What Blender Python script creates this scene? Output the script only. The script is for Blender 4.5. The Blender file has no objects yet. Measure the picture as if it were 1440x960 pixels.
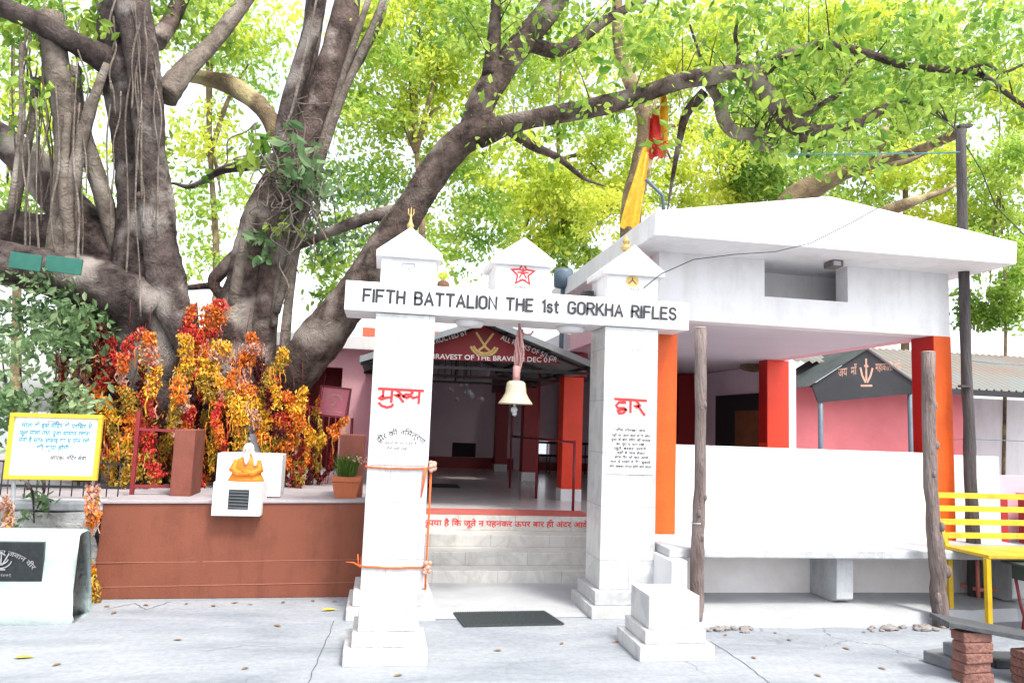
import bpy, math, random
import numpy as np
from mathutils import Vector, Matrix
random.seed(7); RNG = np.random.default_rng(7)
SC = bpy.context.scene
R = math.radians
# ------------------------------------------------------------------ camera
FPX = 1054.0
YAW, PITCH, ROLL, CAMH = R(9.6), R(6.27), R(2.12), 1.6
cy, sy, cp, sp = math.cos(YAW), math.sin(YAW), math.cos(PITCH), math.sin(PITCH)
FW = np.array([sy*cp, cy*cp, sp]); RT = np.array([cy, -sy, 0.0]); UP = np.cross(RT, FW)
cr, sr = math.cos(ROLL), math.sin(ROLL)
RT, UP = cr*RT + sr*UP, -sr*RT + cr*UP
cam = bpy.data.cameras.new('camera'); co = bpy.data.objects.new('camera', cam)
SC.collection.objects.link(co)
cam.sensor_fit = 'HORIZONTAL'; cam.sensor_width = 36.0; cam.lens = 36.0*FPX/1440.0
cam.clip_start = 0.05; cam.clip_end = 600
m = Matrix.Identity(4)
for i in range(3):
    m[i][0] = RT[i]; m[i][1] = UP[i]; m[i][2] = -FW[i]
m[2][3] = CAMH
co.matrix_world = m
SC.camera = co
# ------------------------------------------------------------------ light
SUN_EL, SUN_AZ = R(60), R(152)          # azimuth from +Y, clockwise: behind the camera, a little to the right
W = bpy.data.worlds.new('World'); SC.world = W; W.use_nodes = True
nt = W.node_tree
sky = nt.nodes.new('ShaderNodeTexSky'); sky.sky_type = 'NISHITA'; sky.sun_disc = False
sky.sun_elevation = SUN_EL; sky.sun_rotation = SUN_AZ
sky.air_density = 1.0; sky.dust_density = 3.0; sky.ozone_density = 1.0
bg = nt.nodes['Background']; bg.inputs['Strength'].default_value = 0.15
hs = nt.nodes.new('ShaderNodeHueSaturation'); hs.inputs['Saturation'].default_value = .32   # hazy, nearly white sky
nt.links.new(sky.outputs['Color'], hs.inputs['Color']); nt.links.new(hs.outputs['Color'], bg.inputs['Color'])
sl = bpy.data.lights.new('sun', 'SUN'); sl.energy = 1.35; sl.angle = R(10); sl.color = (1.0, 0.95, 0.86)
so = bpy.data.objects.new('sun', sl); SC.collection.objects.link(so)
sd = Vector((math.sin(SUN_AZ)*math.cos(SUN_EL), math.cos(SUN_AZ)*math.cos(SUN_EL), math.sin(SUN_EL)))
so.rotation_euler = sd.to_track_quat('Z', 'Y').to_euler()
SC.view_settings.view_transform = 'Standard'; SC.view_settings.look = 'None'
SC.view_settings.exposure = 1.62; SC.view_settings.gamma = 1.0
SC.view_settings.use_curve_mapping = False
SC.cycles.max_bounces = 8; SC.cycles.transparent_max_bounces = 6

# ------------------------------------------------------------------ helpers
def ray(x, y): return FW + RT*(x-720)/FPX - UP*(y-480)/FPX
def P(x, y, Y):                      # photo direction -> the point at world depth Y
    d = ray(x, y); p = d*(Y/d[1]); return np.array([p[0], p[1], p[2]+CAMH])
def px(w, Y): return w*Y/FPX         # a width seen in the photo -> metres at depth Y

class MB:
    def __init__(s): s.v = []; s.f = []; s.mi = []; s.cur = 0; s.smooth = []
    def add(s, vs, fs, smooth=False):
        o = len(s.v); s.v += [tuple(map(float, q)) for q in vs]
        for f in fs: s.f.append(tuple(i+o for i in f)); s.mi.append(s.cur); s.smooth.append(smooth)
        return s
    def box(s, x0, x1, y0, y1, z0, z1, taper=None):
        vs = [(x0,y0,z0),(x1,y0,z0),(x1,y1,z0),(x0,y1,z0),(x0,y0,z1),(x1,y0,z1),(x1,y1,z1),(x0,y1,z1)]
        return s.add(vs, [(0,3,2,1),(4,5,6,7),(0,1,5,4),(1,2,6,5),(2,3,7,6),(3,0,4,7)])
    def obox(s, c, ax, ay, az):      # box from centre and three half-axis vectors
        c, ax, ay, az = map(np.array, (c, ax, ay, az)); vs = []
        for k in (-1, 1):
            for (i, j) in ((-1,-1),(1,-1),(1,1),(-1,1)): vs.append(c+i*ax+j*ay+k*az)
        return s.add(vs, [(0,3,2,1),(4,5,6,7),(0,1,5,4),(1,2,6,5),(2,3,7,6),(3,0,4,7)])
    def bar(s, a, b, w, h=None, up=(0,0,1)):
        a, b = np.array(a, float), np.array(b, float); h = h or w
        d = b-a; L = np.linalg.norm(d); d /= L
        u = np.array(up, float)
        if abs(u@d) > .95: u = np.array([0, 1.0, 0])
        sx = np.cross(d, u); sx /= np.linalg.norm(sx); sz = np.cross(sx, d)
        return s.obox((a+b)/2, d*L/2, sx*w/2, sz*h/2)
    def prism(s, poly, axis, a, b):  # polygon in a plane, extruded along axis ('x','y','z')
        n = len(poly)
        def p(u, v, t):
            return {'y': (u, t, v), 'x': (t, u, v), 'z': (u, v, t)}[axis]
        vs = [p(u, v, a) for u, v in poly] + [p(u, v, b) for u, v in poly]
        fs = [tuple(range(n)), tuple(range(2*n-1, n-1, -1))] + [(i, i+n, (i+1) % n+n, (i+1) % n) for i in range(n)]
        return s.add(vs, fs)
    def tube(s, pts, rad, seg=10, cap=True, smooth=True, lump=0.0, seed=0):
        pts = [np.array(p, float) for p in pts]; n = len(pts)
        rad = [rad]*n if np.isscalar(rad) else rad
        rg = random.Random(seed); ph = [rg.uniform(0, 6.28) for _ in range(4)]
        vs = []; prev = None
        for i in range(n):
            t = pts[min(i+1, n-1)]-pts[max(i-1, 0)]; t = t/(np.linalg.norm(t)+1e-9)
            if prev is None:
                a = np.array([0, 0, 1.0]) if abs(t[2]) < .9 else np.array([1.0, 0, 0])
                u = np.cross(t, a)
            else: u = prev-t*(prev@t)
            u /= np.linalg.norm(u)+1e-9; prev = u; w = np.cross(t, u)
            for k in range(seg):
                th = 2*math.pi*k/seg
                q = 1.0
                if lump: q += lump*(math.sin(3*th+ph[0]+i*.16)*.55+math.sin(5*th+ph[1]-i*.1)*.4+math.sin(2*th+ph[2]+i*.35)*.4+math.sin(9*th+i*.5+ph[3])*.16)
                vs.append(pts[i]+(u*math.cos(th)+w*math.sin(th))*rad[i]*q)
        fs = [(i*seg+k, i*seg+(k+1) % seg, (i+1)*seg+(k+1) % seg, (i+1)*seg+k) for i in range(n-1) for k in range(seg)]
        if cap: fs += [tuple(range(seg-1, -1, -1)), tuple(range((n-1)*seg, n*seg))]
        return s.add(vs, fs, smooth)
    def lathe(s, prof, c=(0,0,0), seg=24, sx=1, sy=1, smooth=True):
        vs = []; n = len(prof)
        for r, z in prof:
            for k in range(seg):
                t = 2*math.pi*k/seg; vs.append((c[0]+r*sx*math.cos(t), c[1]+r*sy*math.sin(t), c[2]+z))
        fs = [(i*seg+k, i*seg+(k+1) % seg, (i+1)*seg+(k+1) % seg, (i+1)*seg+k) for i in range(n-1) for k in range(seg)]
        fs += [tuple(range(seg-1, -1, -1)), tuple(range((n-1)*seg, n*seg))]
        return s.add(vs, fs, smooth)
    def ball(s, c, rx, ry=None, rz=None, seg=14, rings=9):
        ry = ry or rx; rz = rz or rx
        prof = [(math.sin(math.pi*i/rings)*1.0+1e-4, -math.cos(math.pi*i/rings)*rz) for i in range(rings+1)]
        return s.lathe([(p[0]*rx, p[1]) for p in prof], c, seg, 1, ry/rx)
    def quads(s, V, nper, faces, smooth=False):   # V: (N*nper,3) array, the same small face pattern for each
        o = len(s.v); s.v += list(map(tuple, V.tolist())); N = len(V)//nper
        for i in range(N):
            for f in faces: s.f.append(tuple(o+i*nper+k for k in f)); s.mi.append(s.cur); s.smooth.append(smooth)
        return s
    def build(s, name, mats, parent=None, loc=None, bev=0.0):
        me = bpy.data.meshes.new(name); V = np.array(s.v, float)
        if parent is None:
            if loc is None:
                mn, mx = V.min(0), V.max(0); loc = ((mn[0]+mx[0])/2, (mn[1]+mx[1])/2, mn[2])
        else:
            q = parent
            while q.parent: q = q.parent
            loc = q.location
        V = V-np.array(loc)
        me.from_pydata(V.tolist(), [], s.f)
        mats = mats if isinstance(mats, (list, tuple)) else [mats]
        for mm in mats: me.materials.append(mm)
        me.polygons.foreach_set('material_index', s.mi)
        me.polygons.foreach_set('use_smooth', s.smooth); me.update()
        o = bpy.data.objects.new(name, me); SC.collection.objects.link(o)
        if parent is None: o.location = loc
        else: o.parent = parent
        if bev:
            b = o.modifiers.new('edge', 'BEVEL'); b.width = bev; b.segments = 2; b.limit_method = 'ANGLE'; b.angle_limit = R(40)
        return o
def tag(o, label=None, cat=None, group=None, kind=None):
    for k, v in (('label', label), ('category', cat), ('group', group), ('kind', kind)):
        if v: o[k] = v
    return o
def thing(name, label, cat, loc, group=None):
    o = bpy.data.objects.new(name, None); SC.collection.objects.link(o); o.location = loc
    o.empty_display_size = .1
    return tag(o, label, cat, group)
def copy_tree(o, parent=None):
    c = o.copy(); SC.collection.objects.link(c); c.parent = parent
    for ch in list(o.children): copy_tree(ch, c)
    return c

# ------------------------------------------------------------------ materials
def newmat(name):
    M = bpy.data.materials.new(name); M.use_nodes = True
    return M, M.node_tree, M.node_tree.nodes['Principled BSDF']
def mat(name, col, rough=.7, var=.15, scale=6.0, bump=.0, bscale=None, metal=0.0, col2=None, spec=.4, coords='Object', stretch=(1,1,1), dirt=0):
    M, t, b = newmat(name); N = t.nodes; L = t.links
    b.inputs['Roughness'].default_value = rough; b.inputs['Metallic'].default_value = metal
    b.inputs['Specular IOR Level'].default_value = spec
    tc = N.new('ShaderNodeTexCoord'); mp = N.new('ShaderNodeMapping'); mp.inputs['Scale'].default_value = stretch
    L.new(tc.outputs[coords], mp.inputs['Vector'])
    nz = N.new('ShaderNodeTexNoise'); nz.inputs['Scale'].default_value = scale; nz.inputs['Detail'].default_value = 7
    nz.inputs['Roughness'].default_value = .62; L.new(mp.outputs['Vector'], nz.inputs['Vector'])
    rp = N.new('ShaderNodeValToRGB'); rp.color_ramp.elements[0].position = .3; rp.color_ramp.elements[1].position = .7
    c = np.array(col); c2 = np.array(col2) if col2 is not None else np.clip(c*(1+var), 0, .95)
    c1 = c*(1-var) if col2 is None else c
    rp.color_ramp.elements[0].color = (*c1, 1); rp.color_ramp.elements[1].color = (*c2, 1)
    L.new(nz.outputs['Fac'], rp.inputs['Fac']); L.new(rp.outputs['Color'], b.inputs['Base Color'])
    if dirt: grime(t, b, rp.outputs['Color'], dirt)
    if bump:
        n2 = N.new('ShaderNodeTexNoise'); n2.inputs['Scale'].default_value = bscale or scale*6; n2.inputs['Detail'].default_value = 6
        L.new(mp.outputs['Vector'], n2.inputs['Vector'])
        bp = N.new('ShaderNodeBump'); bp.inputs['Strength'].default_value = bump; bp.inputs['Distance'].default_value = .03
        L.new(n2.outputs['Fac'], bp.inputs['Height']); L.new(bp.outputs['Normal'], b.inputs['Normal'])
    return M
def grime(t, b, col, lo):
    """rain streaks and blotchy dirt multiplied over a colour"""
    N = t.nodes; L = t.links; g = N.new('ShaderNodeNewGeometry'); mp = N.new('ShaderNodeMapping'); mp.inputs['Scale'].default_value = (5, 5, .55)
    L.new(g.outputs['Position'], mp.inputs['Vector']); n1 = N.new('ShaderNodeTexNoise'); n1.inputs['Scale'].default_value = 1.3; n1.inputs['Detail'].default_value = 8; n1.inputs['Roughness'].default_value = .7
    L.new(mp.outputs['Vector'], n1.inputs['Vector']); n2 = N.new('ShaderNodeTexNoise'); n2.inputs['Scale'].default_value = 3.1; n2.inputs['Detail'].default_value = 9; n2.inputs['Roughness'].default_value = .72
    L.new(g.outputs['Position'], n2.inputs['Vector'])
    mu = N.new('ShaderNodeMath'); mu.operation = 'MULTIPLY'; L.new(n1.outputs['Fac'], mu.inputs[0]); L.new(n2.outputs['Fac'], mu.inputs[1])
    r = N.new('ShaderNodeValToRGB'); r.color_ramp.elements[0].position = .13; r.color_ramp.elements[1].position = .27
    r.color_ramp.elements[0].color = (lo, lo*.985, lo*.96, 1); r.color_ramp.elements[1].color = (1, 1, 1, 1); L.new(mu.outputs[0], r.inputs['Fac'])
    m = N.new('ShaderNodeMix'); m.data_type = 'RGBA'; m.blend_type = 'MULTIPLY'; m.inputs['Factor'].default_value = 1
    L.new(col, m.inputs[6]); L.new(r.outputs['Color'], m.inputs[7]); L.new(m.outputs[2], b.inputs['Base Color'])
def marble(name, bw, bh, col=(.74,.74,.73), vein=(.60,.61,.63), joint=(.42,.41,.40), off=.5):
    M, t, b = newmat(name); N = t.nodes; L = t.links; b.inputs['Roughness'].default_value = .32
    g = N.new('ShaderNodeNewGeometry'); sx = N.new('ShaderNodeSeparateXYZ'); L.new(g.outputs['Position'], sx.inputs[0])
    ad = N.new('ShaderNodeMath'); L.new(sx.outputs[0], ad.inputs[0]); L.new(sx.outputs[1], ad.inputs[1])
    cb = N.new('ShaderNodeCombineXYZ'); L.new(ad.outputs[0], cb.inputs[0]); L.new(sx.outputs[2], cb.inputs[1])
    nz = N.new('ShaderNodeTexNoise'); nz.inputs['Scale'].default_value = 2.3; nz.inputs['Detail'].default_value = 8; nz.inputs['Distortion'].default_value = 1.6
    L.new(g.outputs['Position'], nz.inputs['Vector'])
    rp = N.new('ShaderNodeValToRGB'); e = rp.color_ramp.elements
    e[0].position = .40; e[0].color = (*col, 1); e[1].position = .62; e[1].color = (*col, 1)
    k = e.new(.50); k.color = (*vein, 1); k = e.new(.47); k.color = (*col, 1)
    L.new(nz.outputs['Fac'], rp.inputs['Fac'])
    br = N.new('ShaderNodeTexBrick'); br.inputs['Scale'].default_value = 1; br.inputs['Brick Width'].default_value = bw
    br.inputs['Row Height'].default_value = bh; br.inputs['Mortar Size'].default_value = .0022; br.inputs['Mortar Smooth'].default_value = .3
    br.offset = off; br.inputs['Color1'].default_value = (1,1,1,1); br.inputs['Color2'].default_value = (.93,.93,.92,1); br.inputs['Mortar'].default_value = (*joint, 1)
    L.new(cb.outputs[0], br.inputs['Vector'])
    mx = N.new('ShaderNodeMix'); mx.data_type = 'RGBA'; mx.blend_type = 'MULTIPLY'; mx.inputs['Factor'].default_value = 1
    L.new(rp.outputs['Color'], mx.inputs[6]); L.new(br.outputs['Color'], mx.inputs[7])
    grime(t, b, mx.outputs[2], .80)
    return M
def bark(name, a, c, lichen_lit=(.30,.29,.25), s=5.0):
    M, t, b = newmat(name); N = t.nodes; L = t.links; b.inputs['Roughness'].default_value = .9; b.inputs['Specular IOR Level'].default_value = .2
    tc = N.new('ShaderNodeTexCoord')
    n1 = N.new('ShaderNodeTexNoise'); n1.inputs['Scale'].default_value = s*.8; n1.inputs['Detail'].default_value = 9; n1.inputs['Roughness'].default_value = .7
    n2 = N.new('ShaderNodeTexNoise'); n2.inputs['Scale'].default_value = 1.9; n2.inputs['Detail'].default_value = 8
    n3 = N.new('ShaderNodeTexNoise'); n3.inputs['Scale'].default_value = 26; n3.inputs['Detail'].default_value = 8; n3.inputs['Roughness'].default_value = .75
    vo = N.new('ShaderNodeTexVoronoi'); vo.feature = 'DISTANCE_TO_EDGE'; vo.inputs['Scale'].default_value = 9
    mp = N.new('ShaderNodeMapping'); mp.inputs['Scale'].default_value = (1.6, 1.6, .55); L.new(tc.outputs['Object'], mp.inputs['Vector'])
    nd = N.new('ShaderNodeTexNoise'); nd.inputs['Scale'].default_value = 3; L.new(tc.outputs['Object'], nd.inputs['Vector'])
    av = N.new('ShaderNodeVectorMath'); av.operation = 'ADD'; L.new(mp.outputs[0], av.inputs[0]); L.new(nd.outputs['Color'], av.inputs[1]); L.new(av.outputs[0], vo.inputs['Vector'])
    for n in (n1, n2, n3): L.new(tc.outputs['Object'], n.inputs['Vector'])
    r1 = N.new('ShaderNodeValToRGB'); r1.color_ramp.elements[0].position = .35; r1.color_ramp.elements[1].position = .68
    r1.color_ramp.elements[0].color = (*a, 1); r1.color_ramp.elements[1].color = (*c, 1); L.new(n1.outputs['Fac'], r1.inputs['Fac'])
    r2 = N.new('ShaderNodeValToRGB'); r2.color_ramp.elements[0].position = .52; r2.color_ramp.elements[1].position = .66; L.new(n2.outputs['Fac'], r2.inputs['Fac'])
    mx = N.new('ShaderNodeMix'); mx.data_type = 'RGBA'; L.new(r2.outputs['Color'], mx.inputs['Factor']); L.new(r1.outputs['Color'], mx.inputs[6]); mx.inputs[7].default_value = (*lichen_lit, 1)  # pale patches: lichen, with lit stretches of bark put into the colour
    L.new(mx.outputs[2], b.inputs['Base Color'])
    ad = N.new('ShaderNodeMath'); ad.operation = 'MULTIPLY_ADD'; L.new(vo.outputs['Distance'], ad.inputs[0]); ad.inputs[1].default_value = .8; L.new(n3.outputs['Fac'], ad.inputs[2])
    bp = N.new('ShaderNodeBump'); bp.inputs['Strength'].default_value = .9; bp.inputs['Distance'].default_value = .035; L.new(ad.outputs[0], bp.inputs['Height']); L.new(bp.outputs['Normal'], b.inputs['Normal'])
    return M
def leafmat(name, a, b_, tr=.45, scale=1.4):
    M = bpy.data.materials.new(name); M.use_nodes = True; t = M.node_tree; N = t.nodes; L = t.links
    for n in list(N): N.remove(n)
    out = N.new('ShaderNodeOutputMaterial'); tc = N.new('ShaderNodeNewGeometry')
    nz = N.new('ShaderNodeTexNoise'); nz.inputs['Scale'].default_value = scale; nz.inputs['Detail'].default_value = 3
    L.new(tc.outputs['Position'], nz.inputs['Vector'])
    n2 = N.new('ShaderNodeTexWhiteNoise'); n2.noise_dimensions = '1D'; L.new(tc.outputs['Random Per Island'], n2.inputs['W'])
    ad = N.new('ShaderNodeMath'); ad.operation = 'MULTIPLY_ADD'; L.new(n2.outputs['Value'], ad.inputs[0]); ad.inputs[1].default_value = .35; L.new(nz.outputs['Fac'], ad.inputs[2])
    rp = N.new('ShaderNodeValToRGB'); rp.color_ramp.elements[0].position = .45; rp.color_ramp.elements[1].position = .9
    rp.color_ramp.elements[0].color = (*a, 1); rp.color_ramp.elements[1].color = (*b_, 1); L.new(ad.outputs[0], rp.inputs['Fac'])
    d = N.new('ShaderNodeBsdfPrincipled'); d.inputs['Roughness'].default_value = .5; d.inputs['Specular IOR Level'].default_value = .3; L.new(rp.outputs['Color'], d.inputs['Base Color'])
    tl = N.new('ShaderNodeBsdfTranslucent'); L.new(rp.outputs['Color'], tl.inputs['Color'])
    mx = N.new('ShaderNodeMixShader'); mx.inputs[0].default_value = tr; L.new(d.outputs[0], mx.inputs[1]); L.new(tl.outputs[0], mx.inputs[2]); L.new(mx.outputs[0], out.inputs['Surface'])
    return M
def groundmat():
    M, t, b = newmat('concrete ground'); N = t.nodes; L = t.links; b.inputs['Roughness'].default_value = .8; b.inputs['Specular IOR Level'].default_value = .25
    tc = N.new('ShaderNodeTexCoord')
    n1 = N.new('ShaderNodeTexNoise'); n1.inputs['Scale'].default_value = .9; n1.inputs['Detail'].default_value = 9; n1.inputs['Roughness'].default_value = .65; n1.inputs['Distortion'].default_value = .6
    n3 = N.new('ShaderNodeTexNoise'); n3.inputs['Scale'].default_value = 22; n3.inputs['Detail'].default_value = 8
    mp = N.new('ShaderNodeMapping'); mp.inputs['Scale'].default_value = (.7, 2.0, 1)
    L.new(tc.outputs['Object'], mp.inputs[0]); L.new(mp.outputs[0], n1.inputs['Vector']); L.new(tc.outputs['Object'], n3.inputs['Vector'])
    r1 = N.new('ShaderNodeValToRGB'); e = r1.color_ramp.elements; e[0].position = .3; e[1].position = .72
    e[0].color = (.165,.185,.21,1); e[1].color = (.325,.34,.355,1); k = e.new(.5); k.color = (.25,.268,.292,1); L.new(n1.outputs['Fac'], r1.inputs['Fac'])
    vo = N.new('ShaderNodeTexVoronoi'); vo.feature = 'DISTANCE_TO_EDGE'; vo.inputs['Scale'].default_value = .55
    nd = N.new('ShaderNodeTexNoise'); nd.inputs['Scale'].default_value = 2.2; nd.inputs['Detail'].default_value = 6; L.new(tc.outputs['Object'], nd.inputs['Vector'])
    sc = N.new('ShaderNodeVectorMath'); sc.operation = 'MULTIPLY_ADD'; L.new(nd.outputs['Color'], sc.inputs[0]); sc.inputs[1].default_value = (.55,.55,0); L.new(tc.outputs['Object'], sc.inputs[2]); L.new(sc.outputs[0], vo.inputs['Vector'])
    r2 = N.new('ShaderNodeValToRGB'); r2.color_ramp.elements[0].position = .0012; r2.color_ramp.elements[1].position = .004
    r2.color_ramp.elements[0].color = (1,1,1,1); r2.color_ramp.elements[1].color = (0,0,0,1); L.new(vo.outputs['Distance'], r2.inputs['Fac'])
    nm = N.new('ShaderNodeTexNoise'); nm.inputs['Scale'].default_value = .8; L.new(tc.outputs['Object'], nm.inputs['Vector'])
    r3 = N.new('ShaderNodeValToRGB'); r3.color_ramp.elements[0].position = .52; r3.color_ramp.elements[1].position = .66; L.new(nm.outputs['Fac'], r3.inputs['Fac'])
    mu = N.new('ShaderNodeMath'); mu.operation = 'MULTIPLY'; L.new(r2.outputs['Color'], mu.inputs[0]); L.new(r3.outputs['Color'], mu.inputs[1])
    mx = N.new('ShaderNodeMix'); mx.data_type = 'RGBA'; L.new(mu.outputs[0], mx.inputs['Factor']); L.new(r1.outputs['Color'], mx.inputs[6]); mx.inputs[7].default_value = (.10,.10,.11,1)
    r4 = N.new('ShaderNodeValToRGB'); r4.color_ramp.elements[0].position = .3; r4.color_ramp.elements[1].position = .7; r4.color_ramp.elements[0].color = (.86,.86,.86,1); r4.color_ramp.elements[1].color = (1.05,1.05,1.05,1); L.new(n3.outputs['Fac'], r4.inputs['Fac'])
    m2 = N.new('ShaderNodeMix'); m2.data_type = 'RGBA'; m2.blend_type = 'MULTIPLY'; m2.inputs['Factor'].default_value = 1; L.new(mx.outputs[2], m2.inputs[6]); L.new(r4.outputs['Color'], m2.inputs[7])
    L.new(m2.outputs[2], b.inputs['Base Color'])
    sb = N.new('ShaderNodeMath'); sb.operation = 'SUBTRACT'; L.new(n3.outputs['Fac'], sb.inputs[0]); L.new(mu.outputs[0], sb.inputs[1])
    bp = N.new('ShaderNodeBump'); bp.inputs['Strength'].default_value = .35; bp.inputs['Distance'].default_value = .02; L.new(sb.outputs[0], bp.inputs['Height']); L.new(bp.outputs['Normal'], b.inputs['Normal'])
    return M
M_ground = groundmat()
M_slab = mat('pale slab', (.36,.37,.385), .6, .10, 3, .2, 30)
M_white = mat('white paint', (.74,.73,.74), .6, .03, 2.5, .08, 40, dirt=.88)
M_whitedirty = mat('white wash', (.44,.45,.465), .75, .12, 3, .3, 25, dirt=.7)
M_marble = marble('white marble tiles', .52, .46, (.60,.60,.59), (.50,.51,.53), (.36,.355,.35))
M_marble2 = marble('marble step tiles', .66, 5.0, (.60,.59,.56), (.52,.51,.49))
M_marbleP = marble('plain marble', 9, 9, (.50,.50,.49), (.40,.41,.43))
M_pink = mat('pink wall paint', (.70,.38,.43), .7, .08, 2, .1, 30)
M_salmon = mat('salmon wall paint', (.74,.20,.215), .55, .10, 1.6, .1, 30)
M_lav = mat('pale lavender plaster', (.80,.64,.72), .7, .06, 2, .1, 30)
M_soff = mat('ceiling white', (.60,.55,.61), .7, .04, 2, .05, 30)
M_orange = mat('orange gloss paint', (.66,.092,.007), .45, .07, 3, .08, 30, dirt=.78)
M_redor = mat('red orange gloss paint', (.72,.045,.014), .4, .10, 3, .08, 30)
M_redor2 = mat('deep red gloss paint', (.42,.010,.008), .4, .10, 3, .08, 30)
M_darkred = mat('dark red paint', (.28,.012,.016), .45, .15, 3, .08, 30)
M_brick = mat('red oxide wall paint', (.185,.056,.031), .8, .07, 2.2, .10, 70, dirt=.74)
M_brickpost = mat('red oxide post paint', (.20,.06,.04), .75, .12, 3, .1, 60, dirt=.7)
M_plat = mat('grey platform cement', (.30,.27,.28), .75, .10, 2.5, .2, 30)
M_redline = mat('red letter paint', (.62,.03,.03), .5, .1, 20)
M_blackline = mat('black letter paint', (.025,.027,.032), .5, .2, 20)
M_greyline = mat('grey letter paint', (.09,.09,.10), .6, .3, 30)
M_paleline = mat('faded grey letter paint', (.30,.30,.32), .6, .2, 30)
M_cyan = mat('light blue letter paint', (.05,.25,.34), .6, .2, 30)
M_goldpaint = mat('gold paint', (.60,.42,.14), .5, .2, 20)
M_whiteline = mat('white letter paint', (.78,.76,.74), .5, .05, 20)
M_sheet = mat('grey metal sheet', (.20,.21,.215), .45, .18, 2, .1, 20, metal=.3)
M_sheetdk = mat('dark metal sheet', (.055,.065,.07), .5, .3, 2, .1, 20)
M_steelred = mat('maroon steel', (.20,.02,.025), .45, .25, 8)
M_steelblk = mat('black steel', (.02,.02,.023), .5, .3, 8)
M_steelblue = mat('blue grey steel', (.10,.14,.18), .5, .2, 8)
M_floor = mat('polished floor', (.74,.70,.70), .16, .10, 1.2, .02, 30)
M_yellow = mat('yellow steel paint', (.52,.33,.006), .42, .12, 5, .1, 40, dirt=.6)
M_frame = mat('yellow frame paint', (.60,.39,.03), .5, .10, 5)
M_board = mat('white board', (.80,.80,.80), .4, .02, 2)
M_timber = mat('weathered timber', (.085,.058,.052), .9, 0, 4, .9, 22, col2=(.25,.20,.185), stretch=(3,3,.6))
M_timberdk = mat('dark timber', (.035,.030,.032), .85, 0, 5, .8, 22, col2=(.10,.085,.085), stretch=(3,3,.5))
M_timbercut = mat('cut timber end', (.42,.36,.31), .9, .15, 12, .4, 30)
M_bellm = mat('cream painted bell', (.44,.39,.28), .4, .08, 4)
M_brass = mat('brass', (.50,.36,.12), .5, .3, 12, metal=.3)
M_cloth = mat('faded maroon cloth', (.46,.25,.235), .9, .35, 16, .5, 30)
M_orangecord = mat('orange cloth cord', (.72,.12,.03), .8, .2, 20, .4, 40)
M_terra = mat('terracotta', (.42,.12,.05), .75, .12, 6, .15, 30)
M_saffron = mat('saffron cloth paint', (.58,.17,.008), .6, .12, 10, .2, 20)
M_skinstone = mat('painted plaster head', (.66,.50,.42), .6, .12, 10)
M_hairwhite = mat('white hair paint', (.78,.76,.74), .7, .06, 20, .3, 40)
M_blackstone = mat('black granite', (.022,.026,.028), .3, .3, 30)
M_mint = mat('pale mint wash', (.24,.345,.32), .7, .0, 1.6, .3, 18, col2=(.42,.47,.46))
M_rough = mat('old lime washed stone', (.20,.19,.175), .9, 0, 2.6, 1.0, 9, col2=(.70,.70,.69))
M_greenboard = mat('green painted board', (.018,.115,.085), .5, .25, 6, .1, 20)
M_brickblk = mat('old red brick', (.13,.055,.042), .9, 0, 6, .8, 30, col2=(.26,.125,.10))
M_stoneslab = mat('dark stone slab', (.05,.055,.06), .6, .35, 5, .4, 25)
M_concrete = mat('grey concrete', (.17,.178,.185), .85, .22, 3, .5, 25)
M_dkgreen = mat('dark green metal', (.03,.045,.035), .5, .2, 8)
M_salmonsteel = mat('salmon steel paint', (.55,.17,.13), .5, .15, 8)
M_mat = mat('rubber mat', (.075,.088,.092), .9, .25, 60, 1.0, 160)
M_stone = mat('rubble', (.22,.20,.19), .9, .3, 9, .6, 30)
M_dark = mat('hall shade', (.03,.02,.022), .8, .2, 3)  # near-black colour carries the shade of the hall interior
M_bark = bark('banyan bark', (.020,.015,.014), (.15,.115,.105), (.30,.265,.24))
M_barkB = bark('pale banyan bark', (.028,.019,.017), (.18,.128,.112), (.36,.31,.27))
M_barkC = bark('grey limb bark', (.020,.014,.012), (.15,.108,.09), (.26,.22,.19), 7)
M_root = bark('aerial root bark', (.10,.08,.065), (.26,.215,.18), (.33,.29,.25), 8)
M_barkbg = bark('far trunk bark', (.10,.07,.045), (.30,.22,.13), (.46,.38,.20), 4)  # gold of sunlit limbs is put into this bark colour
M_lf_green = leafmat('banyan leaves', (.07,.17,.02), (.26,.38,.045), .5)
M_lf_near = leafmat('near banyan leaves', (.10,.24,.03), (.44,.58,.10), .5, 3)
M_lf_yel = leafmat('sunlit yellow leaves', (.40,.54,.06), (.82,.84,.15), .55, .8)  # yellow leaves, with sunlight on the crowns put into the colour
M_lf_mid = leafmat('light green leaves', (.22,.42,.07), (.64,.74,.15), .55, .7)
M_lf_dark = leafmat('dark shrub leaves', (.10,.19,.075), (.36,.46,.24), .4, 2)
M_lf_grey = leafmat('greyish creeper leaves', (.07,.15,.05), (.20,.30,.14), .4, 4)
M_grass = leafmat('pot plant leaves', (.04,.10,.015), (.12,.20,.03), .3, 9)
def gm(n, c): return mat(n, c, .55, .28, 14)
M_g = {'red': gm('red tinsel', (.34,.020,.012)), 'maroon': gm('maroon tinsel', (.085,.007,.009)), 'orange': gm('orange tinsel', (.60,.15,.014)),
       'yellow': gm('yellow tinsel', (.66,.36,.02)), 'gold': gm('olive gold tinsel', (.32,.20,.022)), 'pink': gm('pink white tinsel', (.50,.27,.20)), 'scarlet': gm('scarlet cloth', (.52,.035,.025))}

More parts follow.
